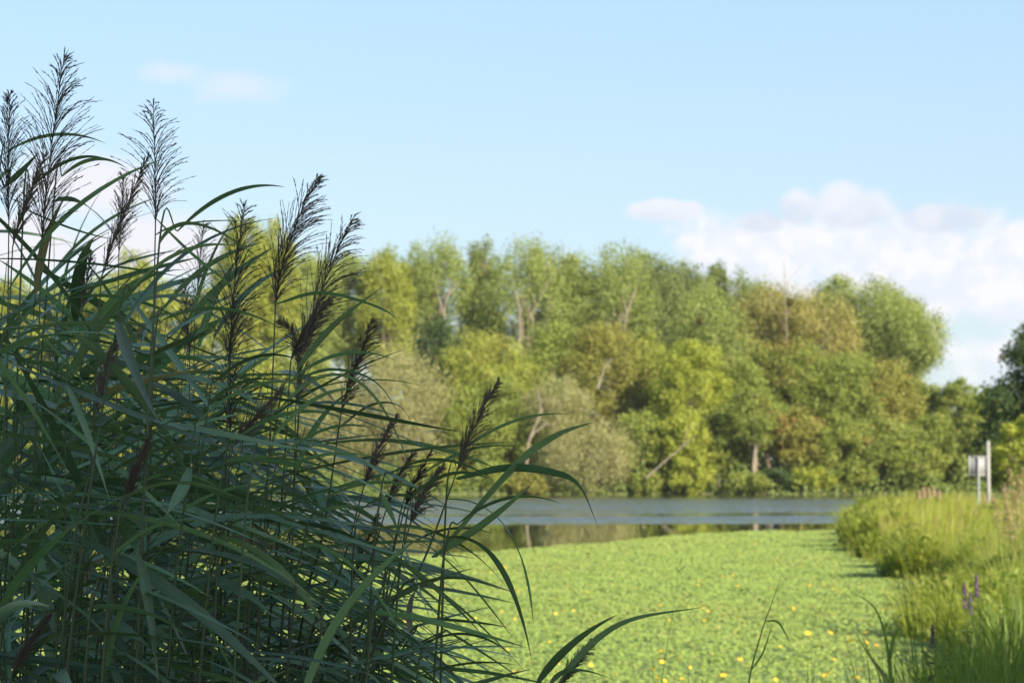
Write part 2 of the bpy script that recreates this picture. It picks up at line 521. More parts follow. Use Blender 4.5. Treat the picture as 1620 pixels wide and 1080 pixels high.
def make_tree(name, cat, label, px, top, hw, bot, D, kind, group=None, dens=1.0, leaf=0.34, hollow=0.0, rust=0.0, seed=0,
              trunk='bark', lean=0.0, base=None, shape=None, loc=None, H=None, Rr=None, Zb=None):
    r = np.random.default_rng(1000 + seed)
    if loc is None:
        if 'poplar' in name and 600 < px < 1180: top -= 9
        q = P(px, top, D)
        bx, by = P(px, 757, D)[0], D
        gz = float(ground_z(bx, by))
        H = q[2] - gz
        Rr = hw / F * D * (1.30 if 'poplar' in name else 1.15)
        Zb = max(0.3, P(px, bot, D)[2] - gz)
    else:
        bx, by = loc; gz = float(ground_z(bx, by))
    root = thing(name, label, cat, (bx, by, gz), group)
    cH = H - Zb
    zc = Zb + cH * 0.5
    c1, c2 = (np.array(q_) * np.array([1.05, 1.02, 0.86]) for q_ in PAL[kind])
    poplar = kind.startswith('poplar') or kind == 'pale' or shape == 'poplar'
    willow = kind == 'willow'
    # clumps --------------------------------------------------------
    nc = int(max(26, 3.2 * Rr * cH * 0.55) * 1.0)
    nc = min(int(nc * 1.35), 230)
    cc = []
    while len(cc) < nc:
        u = r.normal(size=3); u /= np.linalg.norm(u)
        rad = r.uniform(0.25, 1.0) ** 0.45
        p = u * rad
        zz = p[2]
        if poplar:      # broad fan shaped top, narrower foot
            prof = np.interp(zz, [-1, -0.6, 0.2, 0.7, 1], [0.8, 0.95, 1.05, 0.98, 0.72])
        elif kind == 'dark' and shape == 'spire':
            prof = np.interp(zz, [-1, -0.5, 0.3, 1], [1.25, 1.15, 0.75, 0.35])
        else:
            prof = np.interp(zz, [-1, -0.5, 0.4, 1], [1.15, 1.18, 1.0, 0.9])
        p[:2] *= prof
        if hollow and abs(zz + 0.25) < 0.3 and p[1] < 0.2 and abs(p[0]) < 0.5 and r.random() < hollow: continue
        cc.append((p[0] * Rr * 0.86, p[1] * Rr * 0.86, zc + zz * cH * 0.5 * 0.9))
    cc = np.array(cc)
    sxy = min(1.5, max(0.42, Rr * 0.21)); sz = sxy * (1.3 if poplar else 0.85 if not willow else 1.5)
    rad_c = r.uniform(0.65, 1.25, (nc, 1)) * np.array([[sxy, sxy, sz]])
    area = math.pi * Rr * cH
    n_leaf = int(np.clip(area * 5.2 * dens / (leaf ** 2 * 0.42), 900, 26000) / nc) + 1
    ci = np.repeat(np.arange(nc), n_leaf)
    u = r.normal(size=(len(ci), 3)); u[:, 2] = u[:, 2] * 0.9 + 0.18
    u /= np.linalg.norm(u, axis=1)[:, None]
    rr = r.uniform(0.4, 1.5, (len(ci), 1))
    pos = cc[ci] + u * rr * rad_c[ci]
    pos += r.normal(0, 0.12 * sxy, pos.shape)
    pos[:, 0] += lean * (pos[:, 2] - zc) * 0.2
    pos[:, 2] = np.maximum(pos[:, 2], 0.15)
    nr = u + r.normal(0, 0.55, u.shape)
    pull = np.array([0.0, 0, -1.6]) if willow else np.array([0.5, 0, 0.7]) if poplar else None
    Vq, Fq = leaf_quads(pos, nr, r.uniform(0.6, 1.3, len(ci)) * leaf, 0.35 if willow else 0.62, r, pull)
    k = r.random((nc, 1))[ci] * 0.6 + r.random((len(ci), 1)) * 0.4
    col = c1 * (1 - k) + c2 * k
    if rust:
        mk = (r.random(nc) < rust)[ci]
        rc = np.array([0.30, 0.19, 0.06])
        col[mk] = col[mk] * 0.35 + rc * (0.65 * (0.7 + 0.5 * r.random((mk.sum(), 1))))
    # a few yellowing leaves
    yl = r.random(len(ci)) < 0.04
    col[yl] = col[yl] * 0.5 + np.array([0.16, 0.14, 0.02])
    obj('crown', mesh_from('crown', Vq, Fq, col), M_LEAF, root)
    # trunk and limbs -------------------------------------------------
    mb = MB()
    tr = max(0.12, H * 0.014)
    th = Zb + cH * 0.55
    wob = r.normal(0, 0.012 * H, (6, 2)); wob[0] = 0
    zt = np.linspace(-0.3, th, 6)
    tp = np.stack([wob[:, 0] + lean * 0.2 * np.clip(zt - zc, -99, 0) * 0, wob[:, 1], zt], 1)
    mb.tube(tp, np.linspace(tr * 1.25, tr * 0.45, 6), 8)
    limbs = MB()
    for b in range(9 if poplar else 7):
        z0 = r.uniform(max(Zb * 0.8, 0.18 * H), th * 0.95)
        p0 = np.array([np.interp(z0, zt, tp[:, 0]), np.interp(z0, zt, tp[:, 1]), z0])
        e = cc[r.integers(nc)].copy()
        if poplar: e = np.array([e[0] * 0.8, e[1] * 0.8, max(e[2], z0 + 0.25 * H)])
        else: e[2] = max(e[2], z0 + 0.08 * H)
        e[2] = min(e[2], H * 0.93)
        midp = (p0 + e) / 2 + np.array([(e[0] - p0[0]) * 0.2, (e[1] - p0[1]) * 0.2, -0.06 * H])
        limbs.tube(bez(p0, midp, e, 7), np.linspace(tr * 0.55, tr * 0.12, 7), 6)
    M = M_PALE if trunk == 'pale' else M_BARK
    obj('trunk', mb.mesh('trunk', True), M, root)
    obj('limbs', limbs.mesh('limbs', True), M, root)
    return root


G_BACK = 'tall poplars rising behind the lakeside wood'
G_MID = 'broadleaf trees of the lakeside wood'
G_SCR = 'trees of the wood screened by the reeds'
TREES = [
    # name, category, label, px, top, hw, bot, D, kind, extras
    # ---- back row, seen past the reeds to its end
    ('poplar_tree', 'poplar tree', 'tall yellow-green poplar with twin top rising above the wood behind the reed plumes', 382, 322, 40, 600, 320, 'yellow', dict(leaf=.36, shape='poplar')),
    ('poplar_tree', 'poplar tree', 'slightly lower poplar directly beside the highest twin-topped one, behind the reeds', 432, 340, 34, 600, 322, 'yellow', dict(leaf=.36, shape='poplar')),
    ('poplar_tree', 'poplar tree', 'poplar between the highest reed-screened poplar and the even poplar row', 500, 392, 46, 600, 328, 'poplar', {}),
    ('poplar_tree', 'poplar tree', 'olive-green poplar whose top shows just beside the drooping reed plume', 556, 392, 40, 600, 330, 'poplar', {}),
    ('poplar_tree', 'poplar tree', 'first full poplar of the row clear of the reeds, yellowish and a little lower', 608, 390, 40, 620, 326, 'yellow', dict(shape='poplar')),
    ('poplar_tree', 'poplar tree', 'poplar with a pale forked trunk showing low in its open crown', 700, 378, 56, 640, 334, 'poplar', dict(hollow=.5, trunk='pale')),
    ('poplar_tree', 'poplar tree', 'narrow dark-hearted poplar between the forked-trunk poplar and the broadest poplar', 762, 374, 34, 640, 340, 'poplar_dark', {}),
    ('poplar_tree', 'poplar tree', 'broadest poplar, with a sheaf of pale bare trunks fanning into its crown', 832, 377, 66, 640, 330, 'poplar', dict(hollow=.6, trunk='pale')),
    ('poplar_tree', 'poplar tree', 'rounded poplar just past the broad many-trunked one', 912, 396, 42, 640, 334, 'poplar', {}),
    ('poplar_tree', 'poplar tree', 'pale grey-green poplar with leaning bare trunks above the brownish trees', 975, 385, 52, 640, 332, 'poplar', dict(hollow=.5, trunk='pale')),
    ('poplar_tree', 'poplar tree', 'dark poplar with a knobbly top where the row starts to step down', 1040, 388, 40, 640, 338, 'poplar_dark', {}),
    ('poplar_tree', 'poplar tree', 'dark poplar on the descending part of the row, with flat crown', 1092, 412, 42, 640, 340, 'poplar_dark', {}),
    ('poplar_tree', 'poplar tree', 'slim poplar with a single raised tip on the descending skyline', 1134, 418, 26, 640, 342, 'poplar_dark', {}),
    ('poplar_tree', 'poplar tree', 'light grey-green poplar standing in front of the slim raised-tip poplar', 1125, 455, 58, 660, 318, 'poplar', {}),
    ('poplar_tree', 'poplar tree', 'small-topped dark poplar beside the thin pale tree with bare twigs', 1172, 432, 40, 660, 338, 'poplar_dark', {}),
    ('pale_poplar_tree', 'poplar tree', 'thin pale yellowish poplar with bare branches and mistletoe balls', 1222, 445, 56, 640, 322, 'pale', dict(dens=.55, hollow=.6, trunk='pale')),
    ('pale_poplar_tree', 'poplar tree', 'yellow thinning poplar with dead twigs poking above the skyline', 1290, 455, 60, 640, 318, 'pale', dict(dens=.75, trunk='pale')),
    ('poplar_tree', 'poplar tree', 'grey-green poplar with small peaks behind the yellow thinning poplar', 1330, 433, 44, 640, 336, 'poplar', {}),
    ('poplar_tree', 'poplar tree', 'big round-shouldered poplar on the high end of the row', 1392, 438, 56, 640, 330, 'poplar', {}),
    ('poplar_tree', 'poplar tree', 'end poplar of the row, its lit side bulging out over the lower trees', 1441, 478, 50, 600, 326, 'poplar', dict(dens=.8)),
    ('poplar_tree', 'poplar tree', 'poplar filling the skyline just before the forked-trunk poplar', 655, 386, 40, 640, 338, 'poplar', {}),
    ('poplar_tree', 'poplar tree', 'grey poplar behind the even row, between the broadest and the rounded one', 872, 384, 44, 640, 344, 'poplar_dark', {}),
    ('poplar_tree', 'poplar tree', 'poplar closing the skyline before the knobbly dark poplar', 1008, 392, 44, 640, 344, 'poplar', {}),
    ('poplar_tree', 'poplar tree', 'poplar closing the low dip before the big round-shouldered poplar', 1300, 446, 50, 640, 344, 'poplar', {}),
    ('poplar_tree', 'poplar tree', 'poplar between the big round-shouldered one and the end of the row', 1420, 452, 46, 640, 336, 'poplar', {}),
    ('poplar_tree', 'poplar tree', 'poplar behind the thin pale mistletoe tree', 1196, 442, 46, 640, 344, 'poplar', {}),
    # ---- second row
    ('dark_tree', 'tree', 'small dark blue-green tree wedged under the forked-trunk poplar', 690, 498, 38, 660, 300, 'dark', {}),
    ('ash_tree', 'tree', 'yellow-green pointed tree with golden tip in front of the dark poplars', 768, 512, 76, 720, 294, 'yellow', dict(rust=.05)),
    ('ash_tree', 'tree', 'olive tree filling in under the rounded poplar', 880, 500, 66, 720, 300, 'olive', {}),
    ('ash_tree', 'tree', 'brownish olive tree with thin twiggy crown above the leaning grey willow', 958, 500, 66, 720, 298, 'brown', dict(dens=.8)),
    ('ash_tree', 'tree', 'yellowish tree between the brownish one and the vivid green one', 1026, 520, 50, 720, 300, 'yellow', {}),
    ('lime_tree', 'tree', 'vivid green full-crowned tree with dark gaps in the middle of the wood', 1092, 535, 56, 700, 288, 'bright', {}),
    ('ash_tree', 'tree', 'olive tree beside the vivid green tree, above the pale tree trunk', 1165, 560, 48, 720, 292, 'olive', dict(rust=.08)),
    ('rusty_tree', 'tree', 'green tree with a vertical streak of orange-brown leaves', 1215, 535, 46, 720, 296, 'green', dict(rust=.25)),
    ('dark_tree', 'tree', 'dark green dome of a tree below the yellow thinning poplar', 1268, 528, 62, 720, 294, 'green', dict(rust=.07)),
    ('ash_tree', 'tree', 'olive tree under the big round-shouldered poplar', 1340, 548, 62, 740, 292, 'olive', dict(rust=.04)),
    ('ash_tree', 'tree', 'reddish olive tree below the end poplar of the row', 1408, 560, 54, 740, 292, 'brown', dict(rust=.06)),
    ('low_tree', 'tree', 'low green tree in the gap after the end poplar', 1462, 596, 40, 760, 300, 'green', {}),
    ('low_tree', 'tree', 'low round-topped green tree standing out against the sky', 1517, 592, 36, 760, 296, 'green', {}),
    ('low_tree', 'tree', 'low yellow-green tree between the round-topped tree and the dark one', 1566, 612, 36, 770, 290, 'bright', {}),
    ('low_tree', 'tree', 'grey-green bushy tree behind the grassy bank and sign', 1480, 650, 50, 778, 284, 'olive', {}),
    ('low_tree', 'tree', 'bushy green tree right behind the pale sign post', 1548, 655, 44, 778, 282, 'green', {}),
    # ---- front row at the water
    ('willow_tree', 'willow', 'large grey-green willow half hidden by the outermost reed plumes', 632, 545, 78, 778, 284, 'willow', dict(leaf=.36)),
    ('willow_tree', 'willow', 'second greyish willow, deeper behind the reeds', 540, 590, 66, 778, 284, 'willow', dict(leaf=.36)),
    ('round_tree', 'tree', 'rounded green tree overhanging the shore next to the large willow', 742, 610, 62, 772, 286, 'green', dict(rust=.03)),
    ('alder_tree', 'tree', 'green tree at the shore behind the crooked pale willow trunk', 800, 590, 56, 770, 286, 'olive', {}),
    ('willow_tree', 'willow', 'upright grey willow with crooked bare trunk leaning over the shore', 882, 592, 48, 690, 282, 'willow', dict(leaf=.34, dens=.7)),
    ('willow_bush', 'willow', 'broad silvery willow dome drooping to the water', 928, 672, 74, 779, 279.5, 'willow', dict(leaf=.34)),
    ('alder_tree', 'tree', 'mid-green shore tree beside the silvery willow dome', 1010, 640, 46, 770, 284, 'olive', {}),
    ('alder_tree', 'tree', 'green shore tree behind the dead leaning branch', 1080, 640, 46, 755, 282, 'bright', {}),
    ('alder_tree', 'tree', 'shore tree between the dead leaning branch and the pale trunk', 1140, 640, 40, 755, 283, 'green', {}),
    ('pale_trunk_tree', 'tree', 'shore tree standing on a short thick pale trunk', 1195, 610, 46, 712, 280, 'olive', dict(trunk='pale', rust=.06)),
    ('rusty_tree', 'tree', 'low shore tree with patches of rusty orange leaves', 1265, 640, 46, 740, 281, 'brown', dict(rust=.3)),
    ('alder_tree', 'tree', 'dense green shore tree after the rusty one', 1330, 650, 46, 772, 281, 'green', dict(rust=.05)),
    ('alder_tree', 'tree', 'grey-green shore tree above the end of the open water', 1400, 660, 48, 776, 281, 'olive', dict(rust=.04)),
    ('alder_tree', 'tree', 'soft green tree rising over the grassy bank top', 1450, 700, 40, 778, 279, 'green', {}),
    # bushes at the waterline
    ('shore_bush', 'bush', 'bright green bush at the waterline under the dead leaning branch', 1092, 722, 34, 782, 278.5, 'bright', {}),
    ('shore_bush', 'bush', 'dark low bush at the waterline beside the silvery willow dome', 1022, 745, 26, 782, 278.8, 'green', {}),
    ('shore_bush', 'bush', 'grey-green bush at the waterline below the pale trunk', 1184, 748, 36, 782, 278.2, 'olive', {}),
    ('shore_bush', 'bush', 'dark bush at the waterline between the pale trunk and the rusty tree', 1232, 742, 30, 782, 278.8, 'dark', {}),
    ('shore_bush', 'bush', 'light green bush at the waterline below the rusty tree', 1288, 738, 34, 782, 278.4, 'bright', {}),
    ('shore_bush', 'bush', 'leafy bush at the waterline just before the grassy bank begins', 1345, 735, 32, 782, 278.8, 'green', {}),
    ('shore_bush', 'bush', 'yellowish bush at the waterline under the rounded green tree', 775, 735, 36, 782, 279, 'olive', {}),
    ('shore_bush', 'bush', 'pale bush at the waterline at the foot of the large willow', 690, 720, 40, 782, 279, 'yellow', {}),
    ('shore_bush', 'bush', 'small dark bush at the foot of the crooked willow trunk', 838, 748, 30, 783, 278.2, 'brown', {}),
    # dark tree at the frame's edge
    ('dark_tree', 'tree', 'dark spiky evergreen standing tall beyond the sign at the picture edge', 1634, 508, 84, 778, 170, 'dark', dict(shape='spire', leaf=.30, dens=1.8)),
    ('edge_tree', 'tree', 'yellow-green tree lit in front of the dark evergreen', 1624, 650, 44, 778, 160, 'bright', dict(leaf=.26)),
    ('edge_tree', 'tree', 'small green tree at the foot of the dark evergreen', 1590, 690, 30, 778, 165, 'green', dict(leaf=.26)),
]
for k, (px, top, hw, D, kind) in enumerate([
        (20, 428, 56, 310, 'yellow'), (95, 440, 50, 312, 'olive'), (205, 388, 52, 312, 'yellow'), (150, 425, 44, 306, 'olive'), (262, 430, 44, 306, 'yellow'), (330, 452, 46, 306, 'olive'),
        (40, 560, 66, 290, 'yellow'), (130, 540, 62, 292, 'olive'), (222, 550, 66, 290, 'yellow'), (318, 560, 62, 290, 'brown'), (410, 540, 66, 290, 'yellow'), (482, 540, 60, 290, 'olive'),
        (30, 660, 60, 282, 'olive'), (130, 665, 60, 282, 'green'), (230, 660, 60, 282, 'yellow'), (330, 670, 60, 282, 'olive'), (430, 660, 60, 282, 'green'), (-70, 440, 70, 300, 'yellow')]):
    TREES.append(('screened_tree', 'tree', 'yellow-green tree of the far bank glimpsed only between the reed leaves', px, top, hw, 778 if D < 300 else 640, D, kind, dict(group=G_SCR, dens=.85, leaf=.44)))
for k, (nm, cat, lab, px, top, hw, bot, D, kind, ex_) in enumerate(TREES):
    kw = dict(ex_)
    g_ = kw.pop('group', G_BACK if 'poplar' in nm else G_MID)
    make_tree(nm, cat, lab, px, top, hw, bot, D, kind, group=g_, seed=k, **kw)

# unseen trees behind the viewer whose shade lies on the reeds
for k, (lx, ly, hh, rr_) in enumerate([(7.0, -4.8, 9.6, 3.3), (10.4, -2.4, 9.6, 3.0), (13.6, 0.0, 9.6, 2.8), (16.4, 2.2, 9.6, 2.8)]):
    make_tree('shade_tree', 'tree', 'broad leafy tree on the near bank casting shade over the reeds', 0, 0, 0, 0, 0, 'green', group='trees on the near bank', seed=300 + k,
              loc=(lx, ly), H=hh, Rr=rr_, Zb=4.6, leaf=0.34, dens=2.2)

# mistletoe
for (px, py, rr_, lab) in [(1196, 497, 9, 'yellow-green mistletoe ball high in the thin pale poplar'), (1250, 512, 11, 'dark mistletoe ball on the yellow poplar'),
                           (1108, 506, 7, 'small dark mistletoe ball in the light grey-green poplar'), (1250, 478, 7, 'small olive mistletoe ball above the dark one')]:
    D = 313
    q = P(px, py, D); R0 = rr_ / F * D
    u = rng.normal(size=(700, 3)); u /= np.linalg.norm(u, axis=1)[:, None]
    pos = u * R0 * rng.uniform(0.3, 1.0, (700, 1))
    Vq, Fq = leaf_quads(pos, u + rng.normal(0, .5, u.shape), 0.28, 0.4)
    c_ = np.array([0.14, 0.15, 0.02]) * rng.uniform(0.6, 1.1, (700, 1))
    o = obj('mistletoe_ball', mesh_from('mistletoe_ball', Vq, Fq, c_), M_LEAF, label=lab, category='mistletoe', group='mistletoe balls in the poplars')
    o.location = q


# visible bare trunks / dead branches -----------------------------------
def bare(name, cat, label, pts, D, r0, r1, mat, forks=()):
    """pts in picture pixels, foot first"""
    W = [P(a, b, D) for a, b in pts]
    base_ = W[0].copy()
    root = thing(name, label, cat, base_)
    mb = MB()
    def path(lst, n=4):
        W = np.array(lst); out = []
        for a, b in zip(W[:-1], W[1:]):
            out += [a + (b - a) * s for s in np.linspace(0, 1, n, endpoint=False)]
        out.append(W[-1]); return np.array(out)
    pt = path(W) - base_
    mb.tube(pt, np.linspace(r0 * .5, r1 * .45, len(pt)), 8)
    obj('trunk', mb.mesh('trunk', True), mat, root)
    for fk in forks:
        m2 = MB(); pf = path([P(a, b, D) for a, b in fk]) - base_
        m2.tube(pf, np.linspace(r1 * .55, r1 * 0.2, len(pf)), 6)
        obj('branch', m2.mesh('branch', True), mat, root)


bare('bare_trunk', 'tree trunk', 'crooked pale bare trunk rising from the shore below the upright willow', [(858, 782), (832, 740), (836, 700), (858, 645)], 279.2, .55, .28, M_PALE, [[(838, 690), (865, 670), (885, 683)], [(856, 650), (850, 612)]])
bare('dead_branch', 'dead tree', 'long dead pale branch leaning over the bushes at the shore', [(1022, 756), (1060, 722), (1100, 690)], 277.2, .26, .12, M_PALE, [[(1080, 706), (1088, 680), (1098, 672)]])
bare('bare_trunk', 'tree trunk', 'short thick upright pale trunk at the shore', [(1194, 782), (1192, 735), (1196, 700)], 279.4, .62, .5, M_PALE, [[(1196, 708), (1215, 690)], [(1195, 705), (1184, 680)]])
bare('bare_trunk', 'tree trunk', 'pale forked trunk showing through the first open poplar', [(701, 560), (702, 490), (712, 455)], 327, .42, .2, M_PALE, [[(702, 500), (690, 455), (684, 430)], [(706, 470), (722, 452), (730, 440)]])
bare('bare_trunk', 'tree trunk', 'pale trunk splitting into three under the broadest poplar', [(842, 560), (842, 500), (846, 465)], 325, .42, .22, M_PALE, [[(843, 505), (820, 470), (808, 440)], [(845, 490), (862, 455), (878, 430)], [(842, 510), (834, 470), (838, 430)]])
bare('bare_trunk', 'tree trunk', 'second pale trunk close beside the three-way split one', [(822, 545), (822, 490), (815, 458)], 324, .40, .18, M_PALE, [[(822, 500), (830, 470)]])
bare('bare_trunk', 'tree trunk', 'pale trunk slanting up through the grey-green poplar with bare trunks', [(986, 540), (990, 500), (1004, 460)], 326, .42, .2, M_PALE, [[(992, 495), (984, 465)]])
bare('bare_trunk', 'tree trunk', 'short curved brown limb glimpsed in the brownish olive tree', [(945, 615), (955, 585), (968, 566)], 289, .32, .18, M_PALE)
bare('dead_twigs', 'dead tree', 'thin dead top with bare twigs above the yellow thinning poplar', [(1246, 560), (1242, 470), (1240, 412)], 312, .2, .06, M_PALE, [[(1242, 450), (1262, 428), (1266, 418)], [(1243, 470), (1222, 440)], [(1243, 500), (1275, 455)], [(1243, 520), (1212, 465)]])

# wood floor undergrowth on the far bank (nobody could count it)
n = 60000
x = rng.uniform(-110, 100, n); y = shore_y(x) + rng.uniform(-0.6, 26, n) ** 1.0
hmax = 0.6 + 2.6 * np.clip((np.sin(x * .5) * np.sin(x * 1.13 + 2) + 0.8), 0.1, 2) * np.clip((y - shore_y(x) + 0.8) / 3, 0.15, 1)
z = ground_z(x, y) + rng.random(n) * hmax
n2 = 60000
x2 = rng.uniform(-125, 130, n2); y2 = rng.uniform(300, 350, n2); x = np.append(x, x2); y = np.append(y, y2)
z = np.append(z, 1.0 + rng.random(n2) * (11 + 3 * np.sin(x2 * .4))); n += n2
Vq, Fq = leaf_quads(np.stack([x, y, z], 1), np.stack([rng.normal(.2, .5, n), rng.normal(-.8, .4, n), rng.normal(.6, .4, n)], 1), np.where(y > 299, rng.uniform(.6, 1.2, n), rng.uniform(.3, .7, n)), 0.6)
c_ = np.array([0.09, 0.14, 0.03]) + rng.random((n, 1)) * np.array([0.10, 0.11, 0.03])
obj('undergrowth', mesh_from('undergrowth', Vq, Fq, c_), M_LEAF, kind='stuff', label='green undergrowth along the far shore', category='undergrowth')


# ------------------------------------------------------------------ grass blades
def blades(x, y, z, h, w, lean_dir, lean, colr, segs=4, r=rng):
    n = len(x)
    t = np.linspace(0, 1, segs + 1)
    base = np.stack([x, y, z], 1)
    face = r.uniform(0, 2 * math.pi, n)
    wd = np.stack([np.cos(face), np.sin(face) * 0.5, np.zeros(n)], 1)
    ld = np.stack([np.cos(lean_dir), np.sin(lean_dir), np.zeros(n)], 1)
    V = np.zeros((n, segs + 1, 2, 3))
    for k, s in enumerate(t):
        c = base + ld * (lean * h * s ** 2)[:, None]
        c[:, 2] += h * (s - 0.35 * lean * s ** 3)
        ww = (w * (1 - s) ** 0.7 + 0.0006)[:, None] * 0.5
        V[:, k, 0] = c - wd * ww; V[:, k, 1] = c + wd * ww
    b = (np.arange(n) * (segs + 1) * 2)[:, None]
    k = np.arange(segs)[None, :] * 2
    Fq = np.stack([b + k, b + k + 1, b + k + 3, b + k + 2], -1).reshape(-1, 4)
    return V.reshape(-1, 3), Fq, np.repeat(colr, segs, axis=0)


def grass_field(n, ymin, ymax, hlo, hhi, wid, c1, c2, inset=0.0, xmax=14, tipc=None):
    nc = n // 16
    yc = rng.uniform(ymin, ymax, nc); xc = bank_x(yc) + inset + rng.random(nc) ** 1.25 * xmax
    hc = rng.uniform(0.55, 1.15, nc); kc = rng.random(nc); tc_ = rng.random(nc) < 0.16; lc = rng.normal(0.3, 1.3, nc)
    ci = rng.integers(0, nc, n)
    sp_ = 0.10 + 0.0035 * (ymin + ymax) / 2
    x = xc[ci] + rng.normal(0, sp_, n); y = yc[ci] + rng.normal(0, sp_ * 1.6, n)
    m = (x / y < 0.245) & (x > bank_x(y) - 0.35)
    x, y, ci = x[m], y[m], ci[m]; n = len(x)
    big = 0.78 + 0.3 * np.sin(x * 1.1 + 2.1 * np.sin(y * .23)) * np.sin(y * .37 + x * .3)
    h = (hlo + (hhi - hlo) * hc[ci]) * big * rng.uniform(0.6, 1.08, n) * np.clip((x - bank_x(y) + 0.45) / 0.9, 0.5, 1)
    k = np.clip(0.4 * rng.random(n) + 0.6 * kc[ci], 0, 1)[:, None]
    col = np.array(c1) * (1 - k) + np.array(c2) * k
    if tipc is not None:
        mk = tc_[ci] & (rng.random(n) < .7); col[mk] = np.array(tipc) * rng.uniform(.7, 1.1, (mk.sum(), 1))
    return blades(x, y, np.maximum(ground_z(x, y), -0.02) - 0.02, h, wid * rng.uniform(.6, 1.3, n), lc[ci] + rng.normal(0, .8, n), rng.uniform(0.05, 0.6, n), col)


YG1, YG2 = (0.16, 0.21, 0.025), (0.30, 0.33, 0.05)
DG1, DG2 = (0.07, 0.125, 0.022), (0.14, 0.20, 0.04)  # darker greens for near grass, with its shade put into the colour
TAN = (0.34, 0.26, 0.11)
parts = [grass_field(40000, 40, 120, 0.55, 1.30, 0.030, YG1, YG2, xmax=20, tipc=TAN),
         grass_field(20000, 28, 42, 0.6, 1.25, 0.018, (.13, .19, .025), (.24, .28, .045), xmax=9, tipc=TAN),
         grass_field(9000, 15, 30, 0.35, 0.90, 0.019, DG1, (.20, .26, .045), xmax=7, tipc=(.25, .22, .09)),
         grass_field(3200, 9.5, 16, 0.30, 0.85, 0.016, DG1, (.19, .26, .05), xmax=5)]
V_, F_, C_, nn = [], [], [], 0
for v, f, c_ in parts:
    V_.append(v); F_.append(f + nn); C_.append(c_); nn += len(v)
obj('bank_grass', mesh_from('bank_grass', np.vstack(V_), np.vstack(F_), np.vstack(C_)), M_BLADE, kind='stuff', label='tall sunlit grass covering the bank', category='grass')


# tussocks: individual mounds on the bank --------------------------------
def tussock(name, cat, label, px, D, top, hw, n, c1, c2, wid, foliage=0, fcol=None, group='tall plants on the grassy bank', spread=1.0):
    q = P(px, top, D); bx = q[0]; gz = max(float(ground_z(bx, D)), 0.0)
    H = q[2] - gz; Rr = hw / F * D
    root = thing(name, label, cat, (bx, D, gz), group)
    a = rng.uniform(0, 2 * math.pi, n); r0 = Rr * 0.75 * np.sqrt(rng.random(n))
    x, y = r0 * np.cos(a), r0 * np.sin(a)
    h = H * rng.uniform(0.55, 1.05, n) * (1 - 0.35 * (r0 / Rr) ** 2)
    k = rng.random((n, 1)); col = np.array(c1) * (1 - k) + np.array(c2) * k
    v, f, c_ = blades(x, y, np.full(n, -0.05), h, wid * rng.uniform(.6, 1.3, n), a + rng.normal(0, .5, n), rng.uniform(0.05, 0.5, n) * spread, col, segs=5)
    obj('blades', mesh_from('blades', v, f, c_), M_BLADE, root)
    if foliage:
        u = rng.normal(size=(foliage, 3)); u[:, 2] = np.abs(u[:, 2]); u /= np.linalg.norm(u, axis=1)[:, None]
        pos = u * np.array([Rr, Rr, H * 0.85]) * rng.uniform(0.45, 1.0, (foliage, 1))
        Vq, Fq = leaf_quads(pos, u + rng.normal(0, .5, u.shape), rng.uniform(.06, .14, foliage) * (0.5 + D / 60), 0.5)
        kk = rng.random((foliage, 1)); cf = np.array(fcol[0]) * (1 - kk) + np.array(fcol[1]) * kk
        obj('foliage', mesh_from('foliage', Vq, Fq, cf), M_LEAF, root)
    return root


tussock('bank_shrub', 'shrub', 'dark reddish shrub at the water corner of the grassy bank', 1382, 76, 800, 34, 300, DG1, (.24, .22, .06), .03, 3200, ((.11, .12, .04), (.23, .17, .08)))
tussock('bank_shrub', 'shrub', 'olive shrub just behind the dark reddish corner shrub', 1402, 72, 785, 38, 500, YG1, YG2, .03, 3800, ((.10, .14, .03), (.2, .2, .06)))
tussock('grass_tussock', 'grass clump', 'tall yellow-green tussock overhanging the plant mat with dark foot', 1420, 57, 800, 42, 1500, YG1, YG2, .022, 2500, ((.10, .16, .025), (.19, .24, .04)), spread=1.5)
tussock('grass_tussock', 'grass clump', 'spiky yellow-green tussock topping the bank before the trees', 1420, 92, 776, 34, 900, YG1, YG2, .035)
tussock('grass_tussock', 'grass clump', 'tall tussock on the bank top beside the pink flower heads', 1475, 86, 774, 34, 900, YG1, YG2, .035)
tussock('grass_tussock', 'grass clump', 'yellowish tussock hiding the foot of the sign', 1530, 78, 783, 34, 900, YG1, YG2, .03)
tussock('grass_tussock', 'grass clump', 'leafy green tussock spilling onto the mat below the tall one', 1440, 44, 855, 40, 900, DG2, YG2, .02, 1800, ((.08, .13, .025), (.17, .22, .04)), spread=1.5)
tussock('grass_tussock', 'grass clump', 'bright green leafy clump above the purple flower spikes', 1500, 36, 905, 46, 900, DG2, YG2, .018, 2600, ((.10, .18, .025), (.2, .28, .05)), spread=1.3)
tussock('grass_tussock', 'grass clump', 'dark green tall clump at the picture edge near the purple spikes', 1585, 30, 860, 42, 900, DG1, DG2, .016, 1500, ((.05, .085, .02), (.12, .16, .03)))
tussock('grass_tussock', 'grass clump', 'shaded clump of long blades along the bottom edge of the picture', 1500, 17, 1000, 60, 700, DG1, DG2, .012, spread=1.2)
tussock('grass_tussock', 'grass clump', 'shaded clump of long blades in the lower corner', 1600, 16, 960, 60, 800, DG1, DG2, .012, spread=1.2)


